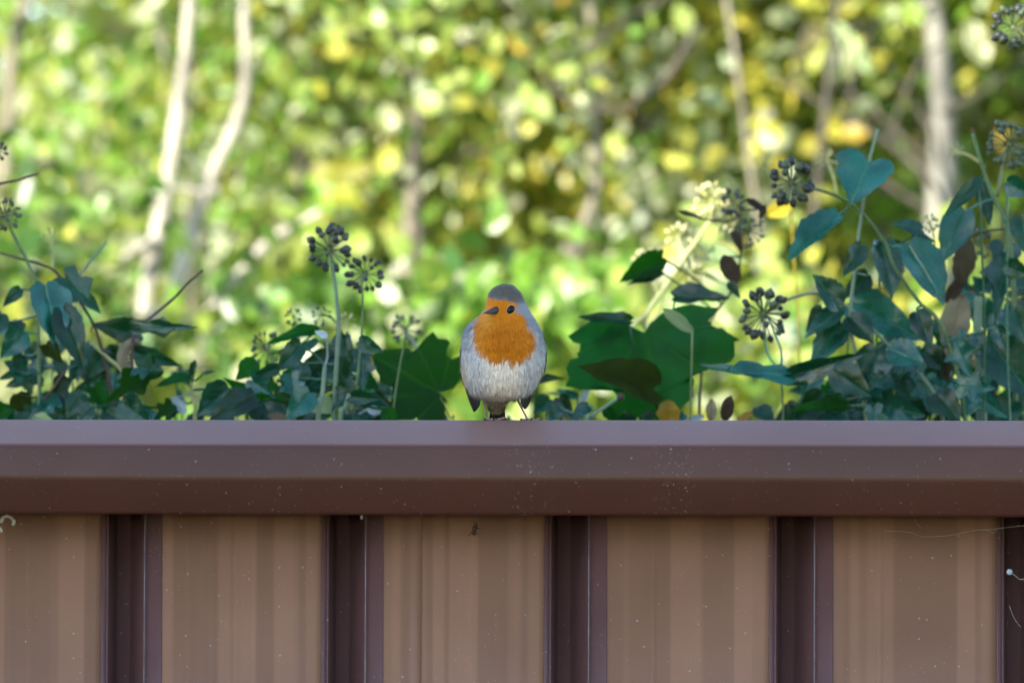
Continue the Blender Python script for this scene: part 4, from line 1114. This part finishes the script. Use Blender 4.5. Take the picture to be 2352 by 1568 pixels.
# ------------------------------------------------------------------ trees and shrubs beyond (sunlit)
def leaf_cloud(name, parent, clumps, n, size, palette, seed, flat=0.5, sunny=None):
    """thousands of small folded leaves gathered in clumps; palette = [(weight, rgb)]"""
    g = np.random.default_rng(seed)
    cl = np.array([(c[0], c[1], c[2], c[3]) for c in clumps])
    wts = cl[:, 3] ** 2; wts /= wts.sum()
    ci = g.choice(len(cl), n, p=wts)
    # leaves sit on short twigs inside the clump
    ctr = cl[ci, :3] + g.normal(0, 1, (n, 3)) * cl[ci, 3:4] * np.array([.62, .62, .55])
    ax = g.normal(0, 1, (n, 3)); ax[:, 2] -= .5; ax /= np.linalg.norm(ax, axis=1, keepdims=True)
    nr = g.normal(0, 1, (n, 3)); nr[:, 2] += .6; nr[:, 1] -= .9; nr[:, 0] -= .5
    nr -= ax * (nr * ax).sum(1, keepdims=True); nr /= np.linalg.norm(nr, axis=1, keepdims=True)
    sd = np.cross(ax, nr)
    L = size * g.uniform(.6, 1.35, (n, 1)); W = L * g.uniform(.28, .42, (n, 1))
    f = g.uniform(.1, .35, (n, 1))
    b0 = ctr - ax * L * .5; t0 = ctr + ax * L * .5
    l1 = ctr - ax * L * .18 + sd * W + nr * W * f; l2 = ctr + ax * L * .2 + sd * W * .8 + nr * W * f
    r1 = ctr - ax * L * .18 - sd * W + nr * W * f; r2 = ctr + ax * L * .2 - sd * W * .8 + nr * W * f
    V = np.stack([b0, l1, l2, t0, r2, r1], 1).reshape(-1, 3)
    base = np.arange(n)[:, None] * 6
    F = np.concatenate([base + np.array([[0, 3, 2, 1]]), base + np.array([[0, 5, 4, 3]])], 1).reshape(-1, 4)
    me = bpy.data.meshes.new(name)
    me.vertices.add(len(V)); me.vertices.foreach_set('co', V.astype(np.float32).ravel())
    me.loops.add(F.size); me.loops.foreach_set('vertex_index', F.astype(np.int32).ravel())
    me.polygons.add(len(F)); me.polygons.foreach_set('loop_start', np.arange(0, F.size, 4, dtype=np.int32))
    me.update(calc_edges=True)
    pw = np.array([p[0] for p in palette], float); pw /= pw.sum()
    pc = np.array([p[1] for p in palette], float)
    # one shade per clump with strays
    cs = g.choice(len(pc), len(cl), p=pw); pick = np.where(g.random(n) < .6, cs[ci], g.choice(len(pc), n, p=pw))
    col = pc[pick] * g.uniform(.7, 1.3, (n, 1)) * g.uniform(.93, 1.07, (n, 3))
    col = np.concatenate([np.clip(col, 0, .9), np.ones((n, 1))], 1)
    a = me.color_attributes.new('col', 'FLOAT_COLOR', 'POINT')
    a.data.foreach_set('color', np.repeat(col, 6, axis=0).astype(np.float32).ravel())
    me.materials.append(M['foliage'])
    o = bpy.data.objects.new(name, me); COL.objects.link(o); adopt(o, parent); tag(o, kind='stuff')
    return o

LIME, YEL, GOLD, GREEN, DEEP, OLIVE, PALE, RUST = (.33, .41, .085), (.54, .51, .085), (.62, .45, .08), (.175, .32, .045), (.07, .15, .025), (.28, .31, .13), (.56, .60, .40), (.46, .30, .13)

CAM_INV = CAM_M.inverted(); STEMS = {}
def clearing(c):
    """openings between the crowns where the sky shows"""
    q = CAM_INV @ Vector(c[:3]); x = 1176 + q.x / -q.z * FOCAL / 36 * 2352; y = 784 - q.y / -q.z * FOCAL / 36 * 2352
    return ((x - 120) / 400) ** 2 + ((y + 30) / 200) ** 2 < 1 or ((x - 100) / 200) ** 2 + ((y - 310) / 110) ** 2 < 1

def tree(label, name, cat, trunk, wpx, Y, bark, crown, n, size, pal, seed, group, branches=(), nclump=34, crad=.22, back=.6, front=5):
    """trunk = pixel polylines; crown = (centre x, centre z, rx, ry, rz) round the trunk's depth"""
    tr = random.Random(seed)
    allp = []
    P0 = [at(x, y, Y) for x, y in trunk[0]]
    o = empty(name, (P0[-1].x, Y, 0)); tag(o, label, cat, group)
    for i, pl in enumerate(trunk):
        P = [at(x, y, Y + (0.05 * i)) for x, y in pl]
        w0 = wpx[i] if hasattr(wpx, '__len__') else wpx
        # run on upwards out of the picture, and down to the ground
        d = (P[0] - P[1]).normalized()
        P = [P[0] + d * 1.1 + Vector((tr.uniform(-.1, .1), .1, .4)), P[0] + d * .4] + P
        P.append(Vector((P[-1].x * .7 + P0[-1].x * .3, Y, P[-1].z * .45)))
        P.append(Vector((P0[-1].x + .02 * i, Y, -.05)))
        P = spline(P, 6); r = w0 * mpp(Y) / 2; m = len(P)
        MB().tube(P, [r * (.55 + .75 * (j / m)) * (1 + .06 * math.sin(j * 2.3)) for j in range(m)], 10).build('trunk' if i == 0 else 'side_trunk', M[bark], o)
        allp += P
    for bp, bw, bm, *fw in branches:
        Pb = [at(x, y, Y - (fw[0] if fw else .05)) for x, y in bp]
        near = min(allp, key=lambda q: (q - Pb[-1]).length)
        Pb.append(near); Pb = spline(Pb, 6)
        MB().tube(Pb, [bw * mpp(Y) / 2 * (.7 + .4 * j / len(Pb)) for j in range(len(Pb))], 8).build('branch', M[bm], o)
        allp += Pb
    cx, cz, rx, ry, rz = crown
    clumps = []
    while len(clumps) < nclump:
        u = Vector((tr.uniform(-1, 1), tr.uniform(-1, 1), tr.uniform(-1, 1)))
        if u.length > 1: continue
        c = Vector((cx + u.x * rx, Y + (back if front < 0 or len(clumps) % front else -.15) + u.y * ry * (1 if front < 0 or len(clumps) % front else .4), cz + u.z * rz))
        if c.z < .25 or clearing(c): continue
        clumps.append((c.x, c.y, c.z, crad * tr.uniform(.6, 1.35)))
    for c in clumps[::3]:                        # limbs out to the clumps
        e = Vector(c[:3]); s = min(allp, key=lambda q: (q - e).length + abs(q.z - e.z + .3) * .6)
        mid = s.lerp(e, .5) + Vector((tr.uniform(-.05, .05), tr.uniform(-.05, .05), .06))
        MB().tube(spline([s, mid, e], 4), [.006, .005, .0045, .004, .0036, .0032, .0028, .0024, .002], 6).build('limb', M['bark_dark'], o)
    for i in range(2):           # coppice shoots round the main stem
        x0 = P0[-1].x + tr.uniform(-.75, .75); y0 = Y + tr.uniform(-.35, .5); ln = tr.uniform(-.3, .3); r0 = tr.uniform(.004, .009) * (1 if Y < 6 else 1.6)
        Ps = spline([Vector((x0, y0, -.04)), Vector((x0 + ln * .4 + tr.uniform(-.03, .03), y0, 1.3)), Vector((x0 + ln + tr.uniform(-.04, .04), y0, 2.1)), Vector((x0 + ln * 1.6 + tr.uniform(-.05, .05), y0 + .1, 2.7)), Vector((x0 + ln * 2.2, y0 + .1, 3.4))], 5)
        MB().tube(Ps, [r0 * (1.25 - .9 * j / len(Ps)) for j in range(len(Ps))], 7).build('shoot', M[tr.choice(['bark_mid', 'bark_grey', 'bark_dark'])], o)
    leaf_cloud('crown', o, clumps, int(n * 1.7), size * .76, pal, seed)
    STEMS[o.name] = allp
    return o

G1 = 'young trees beyond the fence'
def X(px, Y): return at(px, 500, Y).x
TT = []
TT.append(tree('pale twin trunked sapling whose two bare stems fork low down', 'young_tree', 'tree',
     [[(432, 60), (425, 140), (412, 230), (402, 310), (385, 430), (370, 500), (350, 600), (335, 690), (322, 780), (318, 900)],
      [(562, 60), (565, 140), (563, 210), (540, 290), (490, 395), (455, 490), (425, 590), (392, 680), (358, 770), (330, 880)]], [40, 36], 3.5, 'bark_pale',
     (X(520, 3.5), 3.3, .9, .5, .75), 2000, .055, [(2, LIME), (1, YEL), (4, OLIVE), (2, GREEN), (1, DEEP)], 101, G1,
     [([(735, 485), (690, 515), (620, 552), (540, 640), (450, 740)], 26, 'bark_pale'), ([(268, 600), (300, 580), (335, 560)], 26, 'bark_pale'), ([(430, 350), (480, 420), (500, 440)], 10, 'bark_grey')], nclump=26, front=-9))
TT.append(tree('slim dark grey trunk rising behind the pale twin stems', 'young_tree', 'tree',
     [[(460, 0), (452, 120), (440, 260), (428, 400), (420, 700)]], 38, 5.2, 'bark_dark', (X(480, 5.2), 2.75, 1.1, .7, 1.0), 3600, .06, [(4, OLIVE), (1, LIME), (2, PALE), (2, GREEN), (2, DEEP)], 102, G1, nclump=44))
TT.append(tree('thin pale sapling stem lit from one side between leafy shoots', 'young_tree', 'tree',
     [[(745, 0), (722, 80), (708, 150), (700, 210), (690, 400), (680, 700)]], 32, 4.6, 'bark_mid', (X(820, 4.6), 2.9, 1.0, .6, .9), 4200, .055, [(4, LIME), (2, YEL), (2, GREEN), (1, PALE)], 103, G1, nclump=40))
TT.append(tree('straight beige grey sapling stem standing behind the robin', 'young_tree', 'tree',
     [[(958, 180), (958, 270), (954, 380), (944, 480), (935, 600), (930, 800)]], 34, 4.2, 'bark_mid', (X(1050, 4.2), 2.75, .9, .5, .8), 4600, .055, [(3, LIME), (3, GREEN), (1, YEL), (1, PALE)], 104, G1, nclump=40))
TT.append(tree('crooked beige sapling stem bending to one side low down', 'young_tree', 'tree',
     [[(1365, 150), (1368, 250), (1372, 360), (1370, 430), (1345, 510), (1318, 590), (1300, 720)]], 28, 3.8, 'bark_mid', (X(1450, 3.8), 3.0, .8, .5, .75), 4400, .055, [(3, LIME), (2, YEL), (2, GREEN), (2, PALE)], 105, G1,
     [([(1235, 175), (1290, 215), (1345, 245)], 13, 'bark_mid')], nclump=30, front=3))
TT.append(tree('slender blue grey stem with a dark side branch reaching up', 'young_tree', 'tree',
     [[(1468, 0), (1474, 120), (1480, 250), (1492, 370), (1510, 470), (1545, 560), (1560, 700)]], 24, 4.4, 'bark_grey', (X(1600, 4.4), 2.85, 1.0, .5, .85), 7000, .055, [(3, YEL), (3, LIME), (1, GOLD), (2, GREEN), (2, PALE)], 106, G1,
     [([(1595, 55), (1570, 120), (1520, 190), (1460, 240)], 19, 'bark_dark', .9), ([(1255, 190), (1300, 225), (1350, 250), (1420, 252), (1460, 240)], 16, 'bark_dark', .9)], nclump=40))
TT.append(tree('stout pale grey trunk standing behind the tall ivy clump', 'young_tree', 'tree',
     [[(2140, 0), (2155, 120), (2165, 260), (2166, 380), (2160, 500), (2150, 800)]], 66, 4.0, 'bark_stout', (X(2100, 4.0), 2.95, 1.1, .5, .8), 3600, .058, [(3, YEL), (1, GOLD), (3, LIME), (3, GREEN), (2, PALE)], 107, G1,
     [([(1770, 175), (1880, 235), (1990, 295), (2080, 360), (2150, 430)], 13, 'bark_dark', .5), ([(2330, 150), (2270, 200), (2180, 250)], 12, 'bark_dark')], nclump=34, front=-9))
TT.append(tree('short pinkish beige stem between yellow leaved shoots', 'young_tree', 'tree',
     [[(2032, 100), (2030, 180), (2030, 300), (2026, 500), (2020, 800)]], 34, 4.9, 'bark_mid', (X(1900, 4.9), 2.8, 1.1, .6, .9), 7000, .058, [(4, YEL), (2, GOLD), (3, LIME), (2, PALE), (1, GREEN)], 108, G1, nclump=44))
TT.append(tree('thin brownish stem low among bright green leaves', 'young_tree', 'tree',
     [[(1150, 330), (1152, 430), (1150, 520), (1145, 640), (1140, 800)]], 24, 5.2, 'bark_grey', (X(1200, 5.2), 2.6, 1.2, .6, .8), 5200, .06, [(3, GREEN), (3, LIME), (1, YEL), (1, PALE)], 109, G1, nclump=46))
TT.append(tree('leaning pale stem with dark branch by the gap of sky', 'young_tree', 'tree',
     [[(60, 0), (30, 120), (20, 260), (10, 420), (-10, 700)]], 36, 4.6, 'bark_mid', (X(60, 4.6), 2.0, .8, .5, .5), 1900, .055, [(4, OLIVE), (1, LIME), (1, GREEN), (2, DEEP)], 110, G1,
     [([(330, 500), (230, 430), (150, 385), (90, 375)], 20, 'bark_dark', .7)], nclump=24))

# a few large sunlit leaves that stand out from the crowns
def big_leaf(o, bs, tp, wpx, mat, Y, shape, roll=0.2):
    B, T = at(*bs, Y), at(*tp, Y); T.y -= .02
    near = min(STEMS[o.name], key=lambda q: (q - B).length)
    mb = leaf_mesh(B, T, wpx * mpp(Y), shape, roll, .15, .08, .03, B.lerp(near, .15), .0016); mb.build('leaf', M[mat], o)
    MB().tube(spline([B.lerp(near, .15), B.lerp(near, .6) + Vector((0, 0, .05)), near], 5), .0025, 6).build('twig', M['bark_dark'], o)
for bs, tp, wd, mt in [((720, 395), (880, 385), 70, 'ivy_yellow'), ((725, 410), (840, 480), 75, 'ivy_yellow'), ((722, 400), (760, 490), 60, 'sun_lime'), ((715, 330), (790, 350), 60, 'sun_lime')]:
    big_leaf(TT[2], bs, tp, wd, mt, 3.9, 'o')
for bs, tp, wd, mt in [((1895, 45), (1835, 125), 44, 'ivy_yellow'), ((1895, 48), (1862, 165), 42, 'ivy_yellow'), ((1900, 50), (1912, 200), 44, 'sun_pale'), ((1908, 50), (1950, 185), 42, 'sun_pale'), ((1915, 50), (2005, 175), 44, 'sun_pale'), ((2030, 10), (2060, 70), 50, 'sun_lime'), ((2080, 0), (2110, 60), 50, 'sun_lime'), ((2230, 50), (2260, 150), 60, 'sun_pale')]:
    big_leaf(TT[6], bs, tp, wd, mt, 3.6, 'd')

# low sunlit shrubs in front of the saplings
G2 = 'leafy shrubs beyond the fence'
def shrub(label, px, Y, top_px, half, n, pal, seed, size=.055):
    sr = random.Random(seed)
    c = at(px, 700, Y); zt = at(px, top_px, Y).z
    o = empty('shrub', (c.x, Y, 0)); tag(o, label, 'shrub', G2)
    hw = half * mpp(Y); clumps = []
    for i in range(46):
        a, q = sr.uniform(0, 6.28), math.sqrt(sr.random())
        clumps.append((c.x + math.cos(a) * q * hw, Y + math.sin(a) * q * .4, zt - sr.random() ** 1.3 * 1.3 - .12 * q, sr.uniform(.07, .16)))
    for c_ in clumps[::4]:
        MB().tube(spline([Vector((c.x + sr.uniform(-.1, .1), Y, -.04)), Vector((c.x * .6 + c_[0] * .4, Y, c_[2] * .55)), Vector(c_[:3])], 4), [.016 - .0013 * j for j in range(9)], 6).build('stem', M['bark_grey'], o)
    leaf_cloud('foliage', o, clumps, int(n * 1.6), size * .8, pal, seed)
shrub('bright green shrub behind the robin topped with fresh leaves', 1180, 3.1, 640, 330, 3600, [(5, GREEN), (3, LIME), (1, PALE), (1, DEEP)], 201)
shrub('bright green shrub between the twin trunks and the berry heads', 690, 3.0, 660, 230, 2800, [(5, GREEN), (2, LIME), (2, DEEP), (1, PALE)], 202)
shrub('yellow green shrub behind the flowering ivy stalk', 1720, 3.1, 690, 300, 3000, [(3, LIME), (3, GREEN), (2, YEL), (1, PALE)], 203)
shrub('olive shrub behind the dark lobed ivy leaves', 20, 3.1, 520, 230, 2600, [(4, OLIVE), (1, LIME), (1, YEL), (2, GREEN), (2, DEEP)], 204)
shrub('mixed green and yellow shrub behind the tall ivy clump', 2330, 3.1, 620, 300, 3000, [(3, GREEN), (3, LIME), (2, YEL)], 205)

# farther trees filling the view behind
G3 = 'broad trees farther back'
for i, (px, Y, cz, rx, rz, n, pal, lab) in enumerate([
    (300, 10.5, 1.75, 1.9, 1.0, 6000, [(3, OLIVE), (2, GREEN), (2, DEEP), (1, PALE)], 'farther olive tree behind the pale twin trunks, below the open sky'),
    (650, 7.2, 3.0, 1.2, 2.0, 6000, [(3, LIME), (3, GREEN), (2, PALE), (1, OLIVE)], 'leafy green tree half way back behind the berry heads'),
    (1650, 7.0, 3.1, 1.3, 2.1, 8000, [(3, LIME), (3, YEL), (2, PALE), (2, GREEN)], 'leafy yellow green tree half way back behind the flowering ivy stalk'),
    (2150, 7.4, 3.1, 1.2, 2.1, 7000, [(3, LIME), (2, YEL), (2, PALE), (3, GREEN)], 'leafy bright tree half way back behind the tall ivy clump'),
    (900, 9.0, 3.3, 1.7, 2.4, 9000, [(4, LIME), (3, GREEN), (1, OLIVE), (1, PALE)], 'farther yellow green tree behind the thin pale saplings'),
    (1400, 9.8, 3.4, 1.7, 2.5, 9000, [(3, GREEN), (4, LIME), (1, YEL), (1, PALE)], 'farther green tree behind the crooked beige stem'),
    (1900, 9.0, 3.4, 1.6, 2.5, 9000, [(3, YEL), (3, LIME), (2, PALE), (3, GREEN)], 'farther golden leaved tree behind the pinkish beige stem'),
    (2450, 9.6, 3.3, 1.7, 2.4, 8000, [(3, GREEN), (2, LIME), (2, YEL), (1, DEEP)], 'farther mixed green tree behind the stout pale grey trunk')]):
    tree(lab, 'broad_tree', 'tree', [[(px, 200), (px + 10, 500), (px, 900)]], 70, Y, 'bark_dark', (X(px, Y), cz, rx, .9, rz), n, .085, pal, 300 + i, G3, nclump=70, crad=.34)

# a far wood closes the horizon
def far_wood():
    g = random.Random(9); clumps = []
    for i in range(420):
        x = g.uniform(-14, 16); Yv = g.uniform(17, 22)
        top = 2.9 + 1.8 * ss(-3.2, -0.6, x) + .5 * noise.noise(Vector((x * .6, 0, 3)))
        c = (x, Yv, g.uniform(.2, 1) * top, g.uniform(.35, .6))
        if not clearing(c): clumps.append(c)
    o = leaf_cloud('far_wood', None, clumps, 26000, .15, [(3, GREEN), (2, OLIVE), (1, DEEP), (3, LIME), (1, YEL)], 77)
    tag(o, 'distant mass of green and yellow woodland foliage', 'woodland', kind='stuff')
far_wood()

# tall unseen trees added behind the camera to block low sky light
for i, (x, y, h, r) in enumerate([(1.5, -17, 9.5, 2.6), (6.5, -16, 9.0, 2.6), (11.5, -15, 8.5, 2.8)]):
    g = random.Random(400 + i)
    o = empty('garden_tree', (x, y, 0))
    tag(o, ['tall garden tree next to the house gable', 'tall garden tree in the middle of the row facing the fence', 'tall garden tree at the end of the row away from the house'][i], 'tree', 'garden trees across the drive')
    MB().tube(spline([(x, y, -.1), (x + .1, y, 2), (x, y + .1, 5), (x, y, h * .85)], 5), [.24 - .012 * j for j in range(16)], 10).build('trunk', M['bark_grey'], o)
    cl = []
    while len(cl) < 90:
        u = Vector((g.uniform(-1, 1), g.uniform(-1, 1), g.uniform(-1, 1)))
        if u.length < 1: cl.append((x + u.x * r, y + u.y * r, h * .55 + u.z * h * .42, g.uniform(.4, .7)))
    leaf_cloud('crown', o, cl, 6000, .20, [(3, GREEN), (2, OLIVE), (2, LIME), (1, RUST)], 500 + i)
